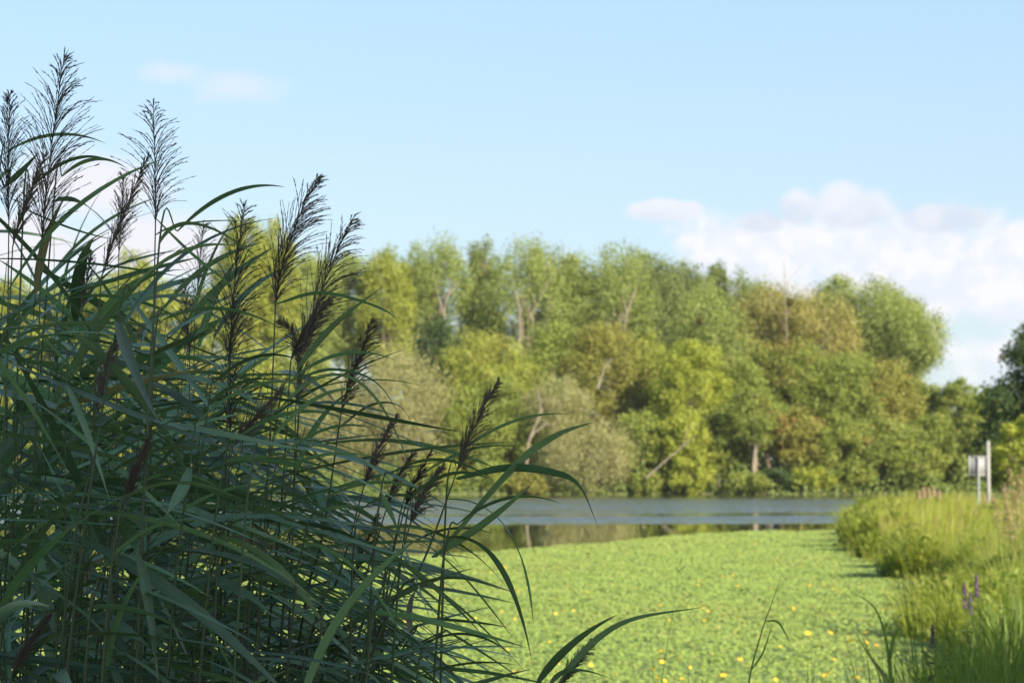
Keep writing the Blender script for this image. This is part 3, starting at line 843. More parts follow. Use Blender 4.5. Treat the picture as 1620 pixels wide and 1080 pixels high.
WEEDS = [((.14, .20, .03), (.25, .31, .05)), ((.16, .21, .035), (.28, .32, .06)), ((.11, .16, .035), (.21, .25, .06)), ((.20, .23, .06), (.31, .32, .10))]
for k in range(34):
    D = [24, 27, 30, 33, 36, 40, 44, 48, 52, 57, 62, 68, 74, 80, 86, 92][k % 16] + rnd.uniform(-2, 2)
    xb = float(bank_x(D)) + (rnd.uniform(.1, .7) if k < 16 else rnd.uniform(1.0, D * .06 + 1))
    px = 810 + xb / D * F
    if px > 1660: px = rnd.uniform(1500, 1640)
    hz = rnd.uniform(.55, 1.0) + (.25 if D > 55 else 0) - (.15 if D < 34 else 0)
    top = 757 + (CZ - .32 - hz) * F / D
    tussock('leafy_weed', 'leafy weed', 'bushy leafy weed growing among the tall grass of the bank', px, D, top, rnd.uniform(.35, .95) * F / D, 620, (.14, .20, .03), YG2, .015 + D * .0002,
            int(500 + 6 * D), WEEDS[k % 4], group='bushy weeds along the grassy bank', spread=1.2)
for k, (px, D, top) in enumerate([(1455, 12, 1000), (1500, 11, 975), (1545, 12, 960), (1590, 11.5, 948), (1625, 12.5, 935), (1570, 15, 935), (1610, 17, 905), (1520, 14, 985)]):
    tussock('blade_clump', 'grass clump', 'dense clump of long shade-darkened green blades filling the bottom corner', px, D, top - 25, 50, 210, (.055, .10, .018), (.19, .27, .05), .024, group='dark blade clumps in the bottom corner', spread=.9)  # greens darkened to stand in for the shade in this corner


def feather_grass(px, D, top, label, c1, c2):
    q = P(px, top, D); gz = max(float(ground_z(q[0], D)), 0.0)
    root = thing('plume_grass', label, 'grass', (q[0], D, gz), 'tan plume grasses at the picture edge')
    H = q[2] - gz
    mb = MB(); st = bez((0, 0, 0), (0.02, 0, H * .6), (-0.06, 0, H), 10); mb.tube(st, np.linspace(.006, .002, 10), 5)
    obj('stem', mb.mesh('stem'), M_RSTEM, root)
    n = 260; tt = rng.uniform(0.62, 1.0, n)
    ix = np.clip((tt * 9).astype(int), 0, 8)
    p = st[ix] + (st[ix + 1] - st[ix]) * (tt * 9 - ix)[:, None]
    a = rng.uniform(0, 6.28, n); ln = (1.06 - tt) * 0.5 * rng.uniform(.3, 1, n)
    p = p + np.stack([np.cos(a) * ln * .5, np.sin(a) * ln * .5, ln * 0.5], 1)
    Vq, Fq = leaf_quads(p, rng.normal(size=(n, 3)), .06, .18, pull=np.array([.4, 0, 1.2]))
    k = rng.random((n, 1)); obj('plume', mesh_from('plume', Vq, Fq, np.array(c1) * (1 - k) + np.array(c2) * k), M_BLADE, root)
    n = 14; a = rng.uniform(0, 6.28, n)
    v, f, c_ = blades(np.zeros(n), np.zeros(n), np.zeros(n) + rng.uniform(0, .5 * H, n), rng.uniform(.4, .8, n), np.full(n, .018), a, rng.uniform(.4, .9, n), np.tile(np.array([[.2, .22, .05]]), (n, 1)))
    obj('leaves', mesh_from('leaves', v, f, c_), M_BLADE, root)


for k, (px, top, D) in enumerate([(1605, 742, 30), (1618, 752, 28), (1594, 775, 31), (1612, 778, 27), (1625, 738, 30), (1580, 792, 34), (1600, 800, 26)]):
    feather_grass(px, D, top, ['tallest tan grass plume curling over at the picture edge', 'tan grass plume lower and just beside the curled one'][k] if k < 2 else 'tan grass plume among the others near the sign post', (.27, .22, .10), (.42, .36, .20))


# flower spikes -----------------------------------------------------------
def spike(px, D, top, bot, mat, label, name='loosestrife', wpx=7):
    q = P(px, top, D); b = P(px, bot, D); gz = max(float(ground_z(q[0], D)), 0.0)
    root = thing(name, label, 'flower', (q[0], D, gz), 'flower spikes on the grassy bank')
    H = q[2] - gz; z0 = b[2] - gz
    mb = MB(); mb.tube([(0, 0, 0), (0.01, 0, H * .5), (-0.03, 0, H)], [.006, .005, .002], 5)
    obj('stem', mb.mesh('stem'), M_RSTEM, root)
    n = 130; R0 = wpx / F * D / 2
    zz = rng.uniform(z0, H, n); a = rng.uniform(0, 6.28, n); rr_ = R0 * (1.05 - 0.7 * (zz - z0) / max(.01, H - z0))
    u = np.stack([np.cos(a), np.sin(a), np.full(n, .4)], 1)
    p = np.stack([np.cos(a) * rr_ - .03 * zz / H, np.sin(a) * rr_, zz], 1)
    Vq, Fq = leaf_quads(p, u + rng.normal(0, .3, u.shape), R0 * 1.1, .7)
    obj('blossoms', mesh_from('blossoms', Vq, Fq), mat, root)
    n = 40; zz = rng.uniform(0.1, max(.2, z0), n); a = rng.uniform(0, 6.28, n)
    p = np.stack([np.cos(a) * .06, np.sin(a) * .06, zz], 1)
    Vq, Fq = leaf_quads(p, np.stack([rng.normal(0, .4, n), rng.normal(0, .4, n), np.ones(n)], 1), .10, .25)
    obj('leaves', mesh_from('leaves', Vq, Fq, np.tile(np.array([[.07, .11, .03]]), (n, 1))), M_LEAF, root)


spike(1531, 18, 922, 960, M_PURP, 'purple flower spike nearest the plant mat on the shaded bank')
spike(1550, 19, 908, 945, M_PURP, 'taller purple flower spike next to the outer purple one')
spike(1541, 17.5, 938, 972, M_PURP, 'low purple flower spike between two taller ones', wpx=6)
spike(1484, 12, 988, 1025, M_PURP, 'dark closed flower spike among the shaded blades at the bottom')
spike(1614, 26, 918, 935, M_PINK, 'pink flower spike at the very edge of the picture')
for k, (px, top) in enumerate([(1462, 771), (1470, 774), (1478, 770), (1486, 776), (1455, 776), (1560, 785), (1572, 786)]):
    spike(px, 84, top, top + 14, M_PINK, 'pinkish flower head on the bank top in front of the woods' if k < 5 else 'faded pink flower head beside the foot of the pale post', wpx=8)


# yellow flowers of the mat: individual ones, nearest first ----------------
def flower_mesh():
    mb = MB(); n = 5
    for k in range(n):
        a = k * 2 * math.pi / n; ca, sa = math.cos(a), math.sin(a)
        pr = np.array([(0, 0, 0), (.5, -.34, .12), (1, 0, .25), (.5, .34, .12)])
        v = np.stack([pr[:, 0] * ca - pr[:, 1] * sa, pr[:, 0] * sa + pr[:, 1] * ca, pr[:, 2]], 1)
        mb.add(v, [[0, 1, 2, 3]])
    return mb.mesh('yellow_flower')


fm = flower_mesh(); fm.materials.append(M_YEL)
SPOTS = [(1048, 1047), (1033, 1058), (1052, 1077), (1113, 961), (1124, 998), (1170, 1005), (1171, 1043), (1137, 1068), (1144, 1068), (1196, 1068), (1278, 1002), (1314, 1001), (1318, 931), (1398, 964), (1409, 962), (1346, 932),
         (1347, 1013), (1371, 1016), (1371, 1000), (896, 965), (908, 965), (931, 893), (1004, 912), (1010, 927), (1112, 954), (1052, 876), (1168, 876), (846, 930), (865, 995), (882, 946), (1545, 986), (1530, 976), (1500, 977),
         (940, 988), (1045, 957), (1015, 964), (1160, 910), (1105, 918), (1060, 980), (1320, 1043), (1305, 1068), (1420, 988), (1392, 905), (1340, 850), (1346, 853), (820, 935), (795, 968), (776, 905), (850, 1010), (838, 1028), (760, 960), (730, 1030), (745, 1050)]
for k in range(150):
    SPOTS.append((rng.uniform(640, 1400), 850 + 225 * rng.random() ** 0.8))
used = 0
for k, (px, py) in enumerate(SPOTS):
    q = P(px, py, 1.0); tt = (CZ - 0.13) / (CZ - q[2]); x, y = q[0] * tt, q[1] * tt
    if y > mat_edge(x) - 1 or (k > 52 and x > bank_x(y) - .3): continue
    o = bpy.data.objects.new('yellow_flower', fm)
    COL.objects.link(o)
    s = rnd.uniform(.022, .036) * (1.3 if k < 20 else 1) * (0.8 if k > 52 else 1)
    o.scale = (s, s, s); o.location = (x, y, max(0.13, 0.13 if x < bank_x(y) else 0.55)); o.rotation_euler = (rnd.uniform(.2, .7), rnd.uniform(-.3, .3), rnd.uniform(0, 6))
    o['label'] = 'small yellow flower blooming on the floating plant mat'; o['category'] = 'flower'; o['group'] = 'yellow flowers dotted over the plant mat'

# ------------------------------------------------------------------ sign and post
D = 84.0
q = P(1563, 697, D); gz = float(ground_z(q[0], D))
root = thing('marker_post', 'tall pale square post standing in the grass beside the sign', 'post', (q[0], D, gz))
Hh = q[2] - gz; wdt = 5.0 / F * D / 2
mb = MB(); mb.box(-wdt, wdt, -wdt, wdt, -0.4, Hh - 0.03)
obj('shaft', mb.mesh('shaft'), M_POST, root)
mb = MB(); mb.box(-wdt * .9, wdt * .9, -wdt * .9, wdt * .9, Hh - 0.03, Hh)
obj('cap', mb.mesh('cap'), M_POST, root)
D = 87.0
q = P(1547, 721, D); gz = float(ground_z(q[0], D)); b = P(1547, 752, D)
root = thing('sign_board', 'grey sign panel seen from the back on a thin metal pole', 'sign', (q[0], D, gz))
hw_ = 14 / F * D; zt, zb = q[2] - gz, b[2] - gz
mb = MB(); mb.box(-hw_, hw_, 0.02, 0.05, zb, zt); obj('panel', mb.mesh('panel'), M_BOARD, root)
mb = MB()
fwd = .045
mb.box(-hw_ - .02, -hw_ + fwd, -.012, .0195, zb, zt); mb.box(hw_ - fwd, hw_ + .02, -.012, .0195, zb, zt)
mb.box(-hw_ + fwd, hw_ - fwd, -.010, .0195, zt - fwd, zt); mb.box(-hw_ + fwd, hw_ - fwd, -.010, .0195, zb, zb + fwd)
obj('frame', mb.mesh('frame'), M_STEEL, root)
mb = MB(); mb.tube([(0, -.055, -.4), (0, -.055, zt * .5), (0, -.055, zt - .02)], [.045] * 3, 12); obj('pole', mb.mesh('pole', True), M_STEEL, root)


# ------------------------------------------------------------------ reeds
def blade_strip(path, width, fold=0.25, twist=0.0, roll0=0.0, base_w=0.35, n=None):
    """leaf blade along a 3-D path; three vertices across (folded along the midrib)"""
    p = np.asarray(path, float); k = len(p)
    T = np.gradient(p, axis=0); T /= np.linalg.norm(T, axis=1)[:, None] + 1e-9
    ref = np.array([0, 0, 1.0])
    side = np.cross(T, ref); nl = np.linalg.norm(side, axis=1)
    side[nl < 0.15] = np.array([0.6, 0.8, 0])
    for q in range(1, k):
        if (side[q] * side[q - 1]).sum() < 0: side[q] *= -1
    side = side - T * (side * T).sum(1)[:, None]; side /= np.linalg.norm(side, axis=1)[:, None] + 1e-9
    nr = np.cross(side, T)
    s = np.linspace(0, 1, k)
    ang = roll0 + twist * s
    a = side * np.cos(ang)[:, None] + nr * np.sin(ang)[:, None]
    b = -side * np.sin(ang)[:, None] + nr * np.cos(ang)[:, None]
    prof = np.interp(s, [0, .06, .18, .35, .6, .85, 1], [base_w, .62, .92, 1.0, .78, .34, .03])
    hw = (width * .5 * prof)[:, None]
    L = p - a * hw * math.cos(fold) + b * hw * math.sin(fold)
    Rr = p + a * hw * math.cos(fold) + b * hw * math.sin(fold)
    V = np.stack([L, p, Rr], 1).reshape(-1, 3)
    i = np.arange(k - 1)[:, None] * 3
    Fq = np.concatenate([np.stack([i, i + 1, i + 4, i + 3], -1), np.stack([i + 1, i + 2, i + 5, i + 4], -1)], 1).reshape(-1, 4)
    uv = np.stack([np.tile([0, .5, 1.0], k), np.repeat(s, 3)], 1)
    return V, Fq, uv


def plume_mesh(axis, wid, openness, density=1.0, seed=0, droop=0.3, side=0.35):
    """panicle: axis = points foot->tip; whorls of hair-thin branchlets carrying small dark spikelets"""
    r = np.random.default_rng(seed)
    mb = MB()
    A = np.asarray(axis, float); k = len(A)
    L = np.linalg.norm(np.diff(A, axis=0), axis=1).sum()
    mb.tube(A, np.linspace(.0016, .0005, k), 4)
    nb = int(105 * density)
    allp, alln, alld = [], [], []
    for b in range(nb):
        s = ((b + r.random()) / nb) ** 1.25 * 0.95
        f = s * (k - 1); i0 = min(int(f), k - 2); p0 = A[i0] + (A[i0 + 1] - A[i0]) * (f - i0)
        T = A[i0 + 1] - A[i0]; T /= np.linalg.norm(T)
        env = np.interp(s, [0, .15, .4, .7, 1], [.8, 1.05, .95, .58, .08])
        bl = env * (wid * (0.95 + 0.35 * (1 - openness)) + L * 0.17) * r.uniform(.65, 1.2)
        a = r.uniform(0, 2 * math.pi)
        u = np.array([math.cos(a), math.sin(a) * .9, 0]); u -= T * (u * T).sum(); u /= np.linalg.norm(u)
        th = (0.22 + 0.62 * openness) * r.uniform(.6, 1.25)
        d0 = T * math.cos(th * .6) + u * math.sin(th * .6)
        d1 = T * math.cos(th * 1.3) + u * math.sin(th * 1.3) + np.array([side, 0, -droop]) * r.uniform(.4, 1.3)
        d1 /= np.linalg.norm(d1)
        pts = bez(p0, p0 + d0 * bl * .55, p0 + d0 * bl * .5 + d1 * bl * .55, 7)
        mb.tube(pts, np.linspace(.0007, .0004, 7), 3)
        # side twigs with spikelets
        ns = int(r.integers(12, 20))
        ss = r.uniform(.22, 1.0, ns); ff = ss * 6; ii = np.minimum(ff.astype(int), 5)
        q0 = pts[ii] + (pts[ii + 1] - pts[ii]) * (ff - ii)[:, None]
        dd = (pts[ii + 1] - pts[ii]); dd /= np.linalg.norm(dd, axis=1)[:, None]
        dd = dd + r.normal(0, .13, dd.shape); dd /= np.linalg.norm(dd, axis=1)[:, None]
        ln = r.uniform(.006, .013, ns)
        allp.append(q0 + dd * ln[:, None] * .5); alld.append(dd * ln[:, None])
    q = np.vstack(allp); d = np.vstack(alld)
    n = len(q)
    u = np.cross(d, r.normal(size=(n, 3))); u /= np.linalg.norm(u, axis=1)[:, None] + 1e-9
    hw = r.uniform(.0003, .0008, (n, 1))
    v2 = np.cross(d / np.linalg.norm(d, axis=1)[:, None], u)
    for ax in (u, v2):
        V = np.stack([q - d * .5, q + ax * hw - d * .1, q + d * .5, q - ax * hw - d * .1], 1).reshape(-1, 3)
        mb.add(V, np.arange(4 * n).reshape(-1, 4))
    return mb.mesh('plume')


def make_reed(label, pts, group, leaves='auto', nleaf=9, plume=None, seed=0, hero=(), rad=0.0032, cat='reed', zlow=0.55, ztop_frac=0.99, lenk=1.0, sweep=0.3, wk=1.0):
    """pts: world points of the stem from low to high (the foot is extended to the ground)"""
    r = random.Random(5000 + seed)
    pts = [np.asarray(p, float) for p in pts]
    d = pts[1] - pts[0]
    d = d / d[2] if abs(d[2]) > .05 else np.array([0, 0, 1.])
    foot = pts[0] - d * (pts[0][2] - 0.0) * 0.9
    foot[2] = min(-0.1, 0) ; foot[0] = pts[0][0] - d[0] * pts[0][2] * .7; foot[1] = pts[0][1] - d[1] * pts[0][2] * .7
    root = thing('common_reed', label, cat, foot, group)
    allp = [foot] + pts
    # resample as smooth polyline (Catmull-Rom)
    Q = [allp[0] * 2 - allp[1]] + allp + [allp[-1] * 2 - allp[-2]]
    path = []
    for i in range(1, len(Q) - 2):
        for s in np.linspace(0, 1, 8, endpoint=False):
            p0, p1, p2, p3 = Q[i - 1], Q[i], Q[i + 1], Q[i + 2]
            path.append(.5 * ((2 * p1) + (-p0 + p2) * s + (2 * p0 - 5 * p1 + 4 * p2 - p3) * s ** 2 + (-p0 + 3 * p1 - 3 * p2 + p3) * s ** 3))
    path.append(allp[-1]); path = np.array(path) - foot
    mb = MB(); mb.tube(path, np.linspace(rad * 1.3, rad * .45, len(path)), 6)
    obj('stem', mb.mesh('stem', True), M_RSTEM, root)
    zs = path[:, 2]

    def at(z):
        return np.array([np.interp(z, zs, path[:, 0]), np.interp(z, zs, path[:, 1]), z])
    ztop = zs[-1]
    if leaves == 'auto':
        n = nleaf
        sidev = r.choice([-1, 1])
        for k in range(n):
            z = zlow + (ztop * ztop_frac - zlow) * ((k + r.uniform(.2, .8)) / n) ** .85
            p0 = at(min(z, ztop * .985))
            sidev = -sidev
            # distichous, but the wind swings most blades down-wind (to +x)
            a = r.gauss(0.0 if sidev > 0 else math.pi, 0.85)
            hx = np.array([math.cos(a), math.sin(a), 0])
            if hx[0] < 0 and r.random() < .42: hx[0] *= -.6
            hx /= np.linalg.norm(hx)
            L = r.uniform(.34, .60) * (0.8 if k > n - 3 else 1) * lenk
            e0 = r.uniform(-.55, 1.25); dn = 0.0
            if r.random() < sweep:
                a = r.gauss(0, .5); hx = np.array([math.cos(a), math.sin(a), 0]); e0 = r.uniform(-.6, .25); dn = r.uniform(.05, .75)
            d0 = hx * math.cos(e0) + np.array([0, 0, math.sin(e0)])
            drp = r.uniform(.0, 1.3) ** 1.2 * (.2 if r.random() < .6 else .8)
            wind = np.array([.30, 0, 0]) * r.uniform(.3, 1.2)
            p1 = p0 + d0 * L * .58
            d1 = hx * .8 + wind + np.array([0, 0, math.sin(e0) * .6 - drp - dn])
            d1 /= np.linalg.norm(d1)
            p2 = p1 + d1 * L * .55
            V, Fq, uv = blade_strip(bez(p0, p1, p2, 13), r.uniform(.012, .029) * wk, fold=r.uniform(.1, .4), twist=r.uniform(-1.3, 1.3), roll0=r.uniform(-.5, .5))
            obj('leaf', mesh_from('leaf', V, Fq, smooth=True, uv=uv), M_STRAW if r.random() < .015 else M_REED, root)
    for (cps, wd, tw, ro) in hero:
        cps = [np.asarray(c) - foot for c in cps]
        if len(cps) == 3:
            # pass through the middle point
            mid = cps[1] * 2 - (cps[0] + cps[2]) * .5
            pp = bez(cps[0], mid, cps[2], 18)
        else:
            Q = [cps[0] * 2 - cps[1]] + cps + [cps[-1] * 2 - cps[-2]]; pp = []
            for i in range(1, len(Q) - 2):
                for s in np.linspace(0, 1, 7, endpoint=False):
                    a0, a1, a2, a3 = Q[i - 1], Q[i], Q[i + 1], Q[i + 2]
                    pp.append(.5 * ((2 * a1) + (-a0 + a2) * s + (2 * a0 - 5 * a1 + 4 * a2 - a3) * s ** 2 + (-a0 + 3 * a1 - 3 * a2 + a3) * s ** 3))
            pp.append(cps[-1]); pp = np.array(pp)
        V, Fq, uv = blade_strip(pp, wd, fold=.25, twist=tw, roll0=ro)
        obj('leaf', mesh_from('leaf', V, Fq, smooth=True, uv=uv), M_REED, root)
    if plume is not None:
        ax, wid, op, dens, side = plume
        me = plume_mesh([np.asarray(a) - foot for a in ax], wid, op, dens, seed=seed, side=side)
        obj('plume', me, M_PLUME, root)
    return root


def SF(px, D): return px / F * D      # pixels to metres at distance D


G_REED = 'common reeds in the shaded clump'
# prominent plumed reeds: foot of plume, middle, tip (pixels), half width px, openness, density, wind side, x at the frame's bottom, distance, label
HERO = [
    ((66, 380), (82, 230), (103, 78), 58, .75, 1.7, .25, 40, 4.6, 'tallest reed with a big dark feathery plume against the blue sky'),
    ((14, 350), (13, 240), (17, 142), 30, .5, 1.2, .15, 5, 5.0, 'reed with a slim upright plume cut by the picture edge'),
    ((246, 352), (245, 260), (242, 156), 52, .85, .95, .05, 228, 4.7, 'reed with an airy, straight open plume on a long bare stem'),
    ((160, 440), (195, 340), (237, 240), 8, .05, 1.1, .0, 120, 4.6, 'reed with a tight closed rod-like plume slanting before the airy one'),
    ((188, 400), (193, 330), (196, 276), 24, .5, .7, .1, 175, 6.0, 'reed with a faint thin plume between the slanting rod and the big plume'),
    ((20, 390), (42, 320), (74, 240), 11, .08, 1.2, .0, -20, 4.4, 'reed with a thick closed plume leaning toward the tallest plume'),
    ((362, 570), (372, 440), (388, 318), 44, .65, 1.25, .2, 345, 4.8, 'reed with a bushy dark plume and pointed tip in front of the twin poplar'),
    ((436, 480), (458, 380), (508, 275), 44, .62, 1.45, .55, 405, 4.7, 'reed with a dense plume combed sideways by wind, beside the pointed one'),
    ((478, 560), (512, 450), (562, 338), 48, .7, 1.35, .65, 440, 4.8, 'reed with a wide dark wind-blown plume just past the combed one'),
    ((540, 650), (562, 580), (592, 503), 22, .4, 1.2, .4, 462, 4.8, 'reed with a green-tinted plume standing free against the grey willow'),
    ((574, 775), (596, 715), (628, 655), 10, .15, 1.2, .1, 470, 4.7, 'reed with a narrow bent plume above the group of three small ones'),
    ((612, 802), (630, 758), (656, 714), 9, .25, .9, .2, 505, 4.8, 'reed carrying the first of three small close-set plumes at the water line'),
    ((640, 806), (655, 765), (684, 712), 8, .25, .8, .2, 545, 5.0, 'reed carrying the middle one of three small close-set plumes'),
    ((648, 832), (668, 785), (702, 735), 14, .3, 1.1, .2, 560, 4.6, 'reed carrying the lowest and widest of three small close-set plumes'),
    ((722, 748), (750, 675), (792, 597), 15, .25, 1.25, .15, 570, 4.6, 'outermost tall reed with a slim tilted plume over the lake and three broad blades'),
    ((308, 500), (316, 420), (322, 350), 28, .6, .7, .15, 300, 6.2, 'reed with a pale blurred plume behind the bushy pointed one'),
    ((196, 800), (212, 750), (238, 688), 8, .06, 1.3, .05, 160, 4.2, 'reed with a brown closed plume low among broad blades'),
    ((152, 655), (166, 590), (186, 528), 8, .06, 1.3, .05, 110, 4.5, 'reed with a brown closed plume above the low brown one'),
    ((368, 705), (400, 665), (448, 612), 15, .2, 1.3, .1, 300, 4.5, 'reed with a brown plume sloping strongly across the middle of the clump'),
    ((460, 570), (485, 520), (522, 474), 20, .4, 1.1, .4, 420, 4.9, 'reed with a thick blackish plume under the wide wind-blown one'),
    ((18, 1066), (45, 1020), (78, 972), 9, .06, 1.2, .0, 5, 4.2, 'reed with a brown closed plume at the very bottom of the clump'),
    ((364, 690), (364, 580), (368, 470), 18, .25, 1.2, .1, 352, 5.0, 'reed with a very dark upright plume beneath the bushy pointed one'),
    ((884, 1086), (908, 1050), (942, 1006), 10, .3, 1.1, .2, 872, 4.6, 'low reed on its own at the bottom with a small plume beside long blades'),
    ((130, 490), (138, 440), (146, 398), 10, .2, .9, .1, 120, 5.2, 'reed with a small closed dark plume among the upper blades'),
    ((300, 560), (296, 500), (290, 440), 20, .6, .9, .1, 298, 5.6, 'reed with a loose brownish plume seen against the yellow trees'),
    ((468, 640), (474, 560), (440, 505), 14, .3, 1.2, .1, 455, 5.1, 'reed with a twisted plume leaning against the wind'),
    ((556, 930), (575, 870), (600, 815), 14, .35, 1.0, .2, 520, 5.2, 'reed with a thin shaded plume above the plant mat edge'),
    ((584, 1040), (600, 1000), (618, 960), 10, .3, .9, .2, 566, 5.0, 'reed with a tiny plume low against the bright green mat'),
]
hero_leaves = {
    14: [  # the outermost reed
        (((690, 882), (815, 740), (880, 690), (940, 667)), 21, .3, .2), (((722, 758), (800, 742), (872, 748), (915, 768), (946, 832)), 19, .4, .5),
        (((684, 882), (765, 830), (842, 764)), 19, .2, .3), (((722, 745), (716, 715), (712, 690)), 11, .3, 1.2), (((712, 690), (695, 683), (664, 684)), 6, .2, .2)],
    22: [(((850, 1082), (905, 1020), (978, 971)), 16, .2, .4), (((884, 1082), (935, 1020), (1000, 980), (1112, 960)), 13, .3, .5), (((870, 1084), (905, 1060), (968, 1074)), 9, .3, .5)],
    7: [(((434, 482), (511, 464), (606, 490), (642, 524)), 9, .3, .4)],
    8: [(((470, 585), (508, 536), (547, 498), (606, 453)), 11, .3, .4), (((466, 600), (530, 585), (600, 610), (655, 700)), 8, .3, .4)],
    9: [(((532, 680), (590, 640), (640, 650), (672, 735)), 6, .3, .3)],
    2: [(((245, 344), (300, 400), (376, 458)), 13, .3, .6), (((246, 372), (310, 352), (420, 351)), 5, .2, .3)],
}
# carriers: stems through the first point, each bearing a hand-set broad blade (pixels)
CARRY = [
    ((602, 781), (636, 860), (682, 985), 17), ((640, 845), (715, 895), (812, 1010), 14), ((708, 850), (790, 895), (842, 1048), 11),
    ((706, 790), (800, 835), (844, 985), 12), ((630, 828), (737, 868), (818, 952), 11), ((400, 728), (530, 745), (692, 832), 20),
    ((400, 825), (545, 845), (672, 918), 15), ((400, 912), (490, 940), (562, 998), 17), ((593, 970), (690, 985), (833, 1024), 14),
    ((660, 1072), (740, 1050), (822, 1052), 12), ((187, 827), (222, 900), (250, 1078), 28), ((175, 855), (245, 940), (315, 1085), 28),
    ((225, 893), (310, 970), (378, 1085), 25), ((133, 783), (275, 808), (420, 862), 17), ((140, 763), (320, 776), (542, 822), 25),
    ((233, 870), (390, 895), (545, 985), 19), ((0, 908), (75, 918), (146, 962), 20), ((147, 960), (235, 972), (295, 1008), 18),
    ((20, 1076), (80, 980), (156, 866), 24), ((0, 560), (92, 530), (182, 531), 26), ((186, 508), (207, 580), (254, 672), 28),
    ((-5, 662), (75, 655), (152, 668), 19), ((193, 802), (255, 734), (318, 658), 25), ((355, 730), (450, 733), (558, 778), 18),
    ((243, 562), (290, 540), (337, 527), 15), ((252, 386), (318, 357), (436, 432), 13), ((37, 330), (111, 362), (187, 380), 12),
    ((85, 319), (135, 325), (190, 384), 12), ((-4, 305), (25, 280), (62, 240), 12), 
    ((440, 650), (560, 600), (655, 760), 7),
    ((330, 640), (420, 600), (520, 640), 16), ((300, 740), (260, 820), (180, 880), 20), ((430, 780), (500, 800), (600, 880), 17),
    ((350, 850), (440, 900), (520, 1000), 20), ((480, 860), (560, 900), (640, 1010), 16), ((520, 930), (620, 960), (740, 1060), 15),
    ((560, 860), (650, 900), (760, 1000), 14), ((610, 900), (700, 940), (830, 1060), 12), ((90, 1000), (40, 900), (-30, 840), 22),
]
for k, (b0, b1, b2, hw, op, dens, side, xb, D, lab) in enumerate(HERO):
    dd = D
    tip_off = .04
    low = P(xb, 1085, dd + rnd.uniform(-.1, .1)) if b0[1] < 1060 else P(xb, 1250, dd)
    mid = P(xb + (b0[0] - xb) * .62, 1085 + (b0[1] - 1085) * .55, dd) if b0[1] < 900 else None
    top = P(b0[0], b0[1], dd)
    if op < .3: dens *= .8
    axis = bez(P(*b0, dd), 2 * P(*b1, dd) - (P(*b0, dd) + P(*b2, dd)) / 2, P(*b2, dd + .02), 9)
    st = [low] + ([mid] if mid is not None else []) + [top]
    hl = []
    for (cps, wd, tw, ro) in hero_leaves.get(k, []):
        m_ = len(cps)
        hl.append(([P(a, b, dd - .10 * i / (m_ - 1)) for i, (a, b) in enumerate(cps)], SF(wd, dd) * 1.15, tw, ro))
    nl = 9 if b0[1] < 700 else 7
    if k in (2,): nl = 4
    if k in (14,): nl = 0
    if k in (22,): nl = 1
    make_reed(lab, st, G_REED, nleaf=nl, plume=(axis, SF(hw, dd) * .9, op, dens, side), seed=k, hero=hl, rad=.0032, ztop_frac=(.70 if k in (0, 1, 5) else .8 if k in (3, 4) else .9) if k not in (2, 14) else .6, sweep=min(.85, max(.25, xb / 480)), leaves='auto' if nl else 'none')

for k, (a, b, c_, wd) in enumerate(CARRY):
    D = rnd.uniform(4.1, 4.7) if wd > 12 else rnd.uniform(4.5, 5.3)
    lean_px = rnd.uniform(-60, -10)
    p0 = P(a[0], a[1], D)
    up_ = P(a[0] + rnd.uniform(5, 30), a[1] - rnd.uniform(20, 70), D)
    low = P(a[0] + lean_px * max(0.1, (1085 - a[1]) / 400), 1090 if a[1] < 1040 else 1250, D)
    hl = [([p0, P(b[0], b[1], D - rnd.uniform(-.08, .12)), P(c_[0], c_[1], D - rnd.uniform(-.1, .2))], SF(wd, D) * 1.1, rnd.uniform(-.5, .5), rnd.uniform(.1, .8))]
    e2 = np.array([rnd.uniform(.15, .25), rnd.uniform(-.05, .05), rnd.uniform(-.02, .1)])
    hl2 = ([up_, up_ + e2 * .5 + np.array([0, 0, .03]), up_ + e2], .014, .5, .3)
    hl.append(hl2)
    make_reed('leafy plumeless reed with a broad arching blade inside the shaded clump', [low, p0, up_], G_REED, nleaf=7 if a[0] < 560 else 5, sweep=.7, seed=100 + k, hero=hl, rad=.0028, ztop_frac=.85)

TOPX = [-60, 0, 100, 200, 330, 420, 500, 560, 620, 700, 780]
TOPY = [335, 345, 370, 410, 470, 560, 640, 760, 880, 980, 1080]
for k in range(118):
    u = rnd.random() ** 1.1
    pxb = -70 + (640 if k < 96 else 360) * u
    D = rnd.uniform(4.3, 6.8) if k < 96 else rnd.uniform(6.0, 7.6)
    lean_px = (rnd.uniform(-60, 90) + max(0, pxb) * .36) * (4.7 / D)
    ty0 = np.interp(pxb + lean_px, TOPX, TOPY)
    ty = ty0 + abs(rnd.gauss(0, 1)) * 150
    ty = min(ty, 1010)
    make_reed('leafy plumeless reed stalk deep inside the shaded clump', [P(pxb, 1090, D), P(pxb + lean_px * .45, (1090 + ty) / 2, D), P(pxb + lean_px, ty, D)], G_REED,
              nleaf=15 if pxb < 260 else 12, seed=300 + k, wk=1.0 + .2 * (pxb < 300), sweep=min(.85, max(.25, (pxb - 60) / 420)), rad=.0021, zlow=.95)

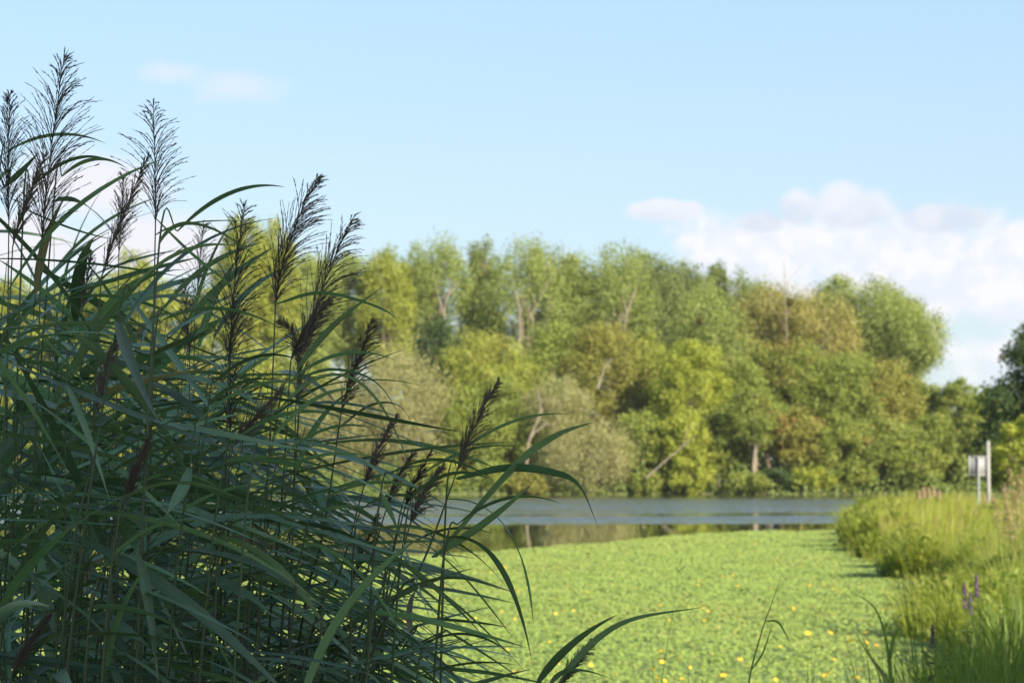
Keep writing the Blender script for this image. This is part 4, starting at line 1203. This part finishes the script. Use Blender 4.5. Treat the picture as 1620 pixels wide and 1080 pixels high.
# ------------------------------------------------------------------ single blades standing up at the bottom edge
def sedge(name, label, D, lst, wpx, mat_col, stalk=None, group='single blades rising at the bottom edge'):
    ft = P(lst[0][0][0], 1080, D); gz = float(max(ground_z(ft[0], D), -0.05))
    root = thing(name, label, 'grass', (ft[0], D, gz), group)
    o_ = np.array([ft[0], D, gz])
    for i, cps in enumerate(lst):
        W = [P(a, b, D) - o_ for a, b in cps]
        if i == 0 or cps[0][1] >= 1080:
            r0_ = np.array([W[0][0] * .6 - .02, 0, 0]); W = [r0_, r0_ + (W[0] - r0_) * .5 + np.array([-.008, 0, 0]), r0_ + (W[0] - r0_) * .85] + W
        Q = [W[0] * 2 - W[1]] + W + [W[-1] * 2 - W[-2]]; pp = []
        for i1 in range(1, len(Q) - 2):
            for s in np.linspace(0, 1, 6, endpoint=False):
                a0, a1, a2, a3 = Q[i1 - 1], Q[i1], Q[i1 + 1], Q[i1 + 2]
                pp.append(.5 * ((2 * a1) + (-a0 + a2) * s + (2 * a0 - 5 * a1 + 4 * a2 - a3) * s ** 2 + (-a0 + 3 * a1 - 3 * a2 + a3) * s ** 3))
        pp.append(W[-1]); pp = np.array(pp)
        V, Fq, uv = blade_strip(pp, SF(wpx, D), fold=.2, twist=.3, roll0=.9, base_w=.5)
        obj('blade', mesh_from('blade', V, Fq, np.tile(np.array([mat_col]), (len(Fq), 1)), smooth=True), M_BLADE, root)
    return root


SG = (.15, .22, .05)
sedge('arching_blade', 'long arching blade with hooked tip in front of the plant mat', 8.5, [((1410, 1085), (1402, 1015), (1384, 962), (1350, 936)), ((1407, 1050), (1414, 1010), (1428, 985))], 8, SG)
sedge('brown_blade', 'straight browning blade leaning beside the hooked one', 8.2, [((1402, 1085), (1376, 1038), (1347, 990))], 7, (.22, .20, .07))
sedge('forked_stalk', 'slender forked grass stalk standing before the green mat', 6.6, [((1184, 1085), (1203, 1005), (1222, 950), (1238, 905)), ((1190, 1058), (1208, 1030), (1222, 985)), ((1212, 982), (1232, 985), (1252, 1020))], 4, SG)
sedge('thin_flower_stalk', 'thin tall stalk with a tiny branched head over the mat', 9.5, [((1046, 1085), (1062, 980), (1076, 885)), ((1074, 905), (1068, 895)), ((1074, 903), (1086, 893)), ((1076, 892), (1080, 880))], 2.2, (.26, .30, .12))
for k, (a, h, hw_) in enumerate([(1045, 52, 8), (1092, 46, 8), (1132, 26, 12), (1178, 45, 14), (1232, 50, 16), (1268, 66, 18), (1300, 60, 20), (1335, 56, 18), (1372, 60, 20), (1405, 70, 22),
                               (1440, 84, 20), (1462, 118, 18), (1485, 100, 24), (1520, 100, 26), (1555, 110, 26), (1592, 120, 26)]):
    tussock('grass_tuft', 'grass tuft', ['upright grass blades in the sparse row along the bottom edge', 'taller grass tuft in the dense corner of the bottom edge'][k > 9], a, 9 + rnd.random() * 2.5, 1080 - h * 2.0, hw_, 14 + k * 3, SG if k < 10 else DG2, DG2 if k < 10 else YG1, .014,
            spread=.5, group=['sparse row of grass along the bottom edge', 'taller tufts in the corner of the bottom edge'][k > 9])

# ------------------------------------------------------------------ thin summer air
hm = bpy.data.materials.new('haze_air'); hm.use_nodes = True; hm.node_tree.nodes.clear()
ht = NT(hm.node_tree); pv = ht.n('ShaderNodeVolumePrincipled')
pv.inputs['Color'].default_value = (0.90, 0.95, 1.0, 1); pv.inputs['Density'].default_value = 0.00009; pv.inputs['Anisotropy'].default_value = 0.2
ho = ht.n('ShaderNodeOutputMaterial'); ht.link(pv.outputs[0], ho.inputs['Volume'])
mb = MB(); mb.box(-2600, 2600, -400, 5100, -3.0, 48)
obj('haze', mb.mesh('haze'), hm, kind='stuff', label='thin pale summer air over the lake', category='haze')
SC.cycles.volume_bounces = 0
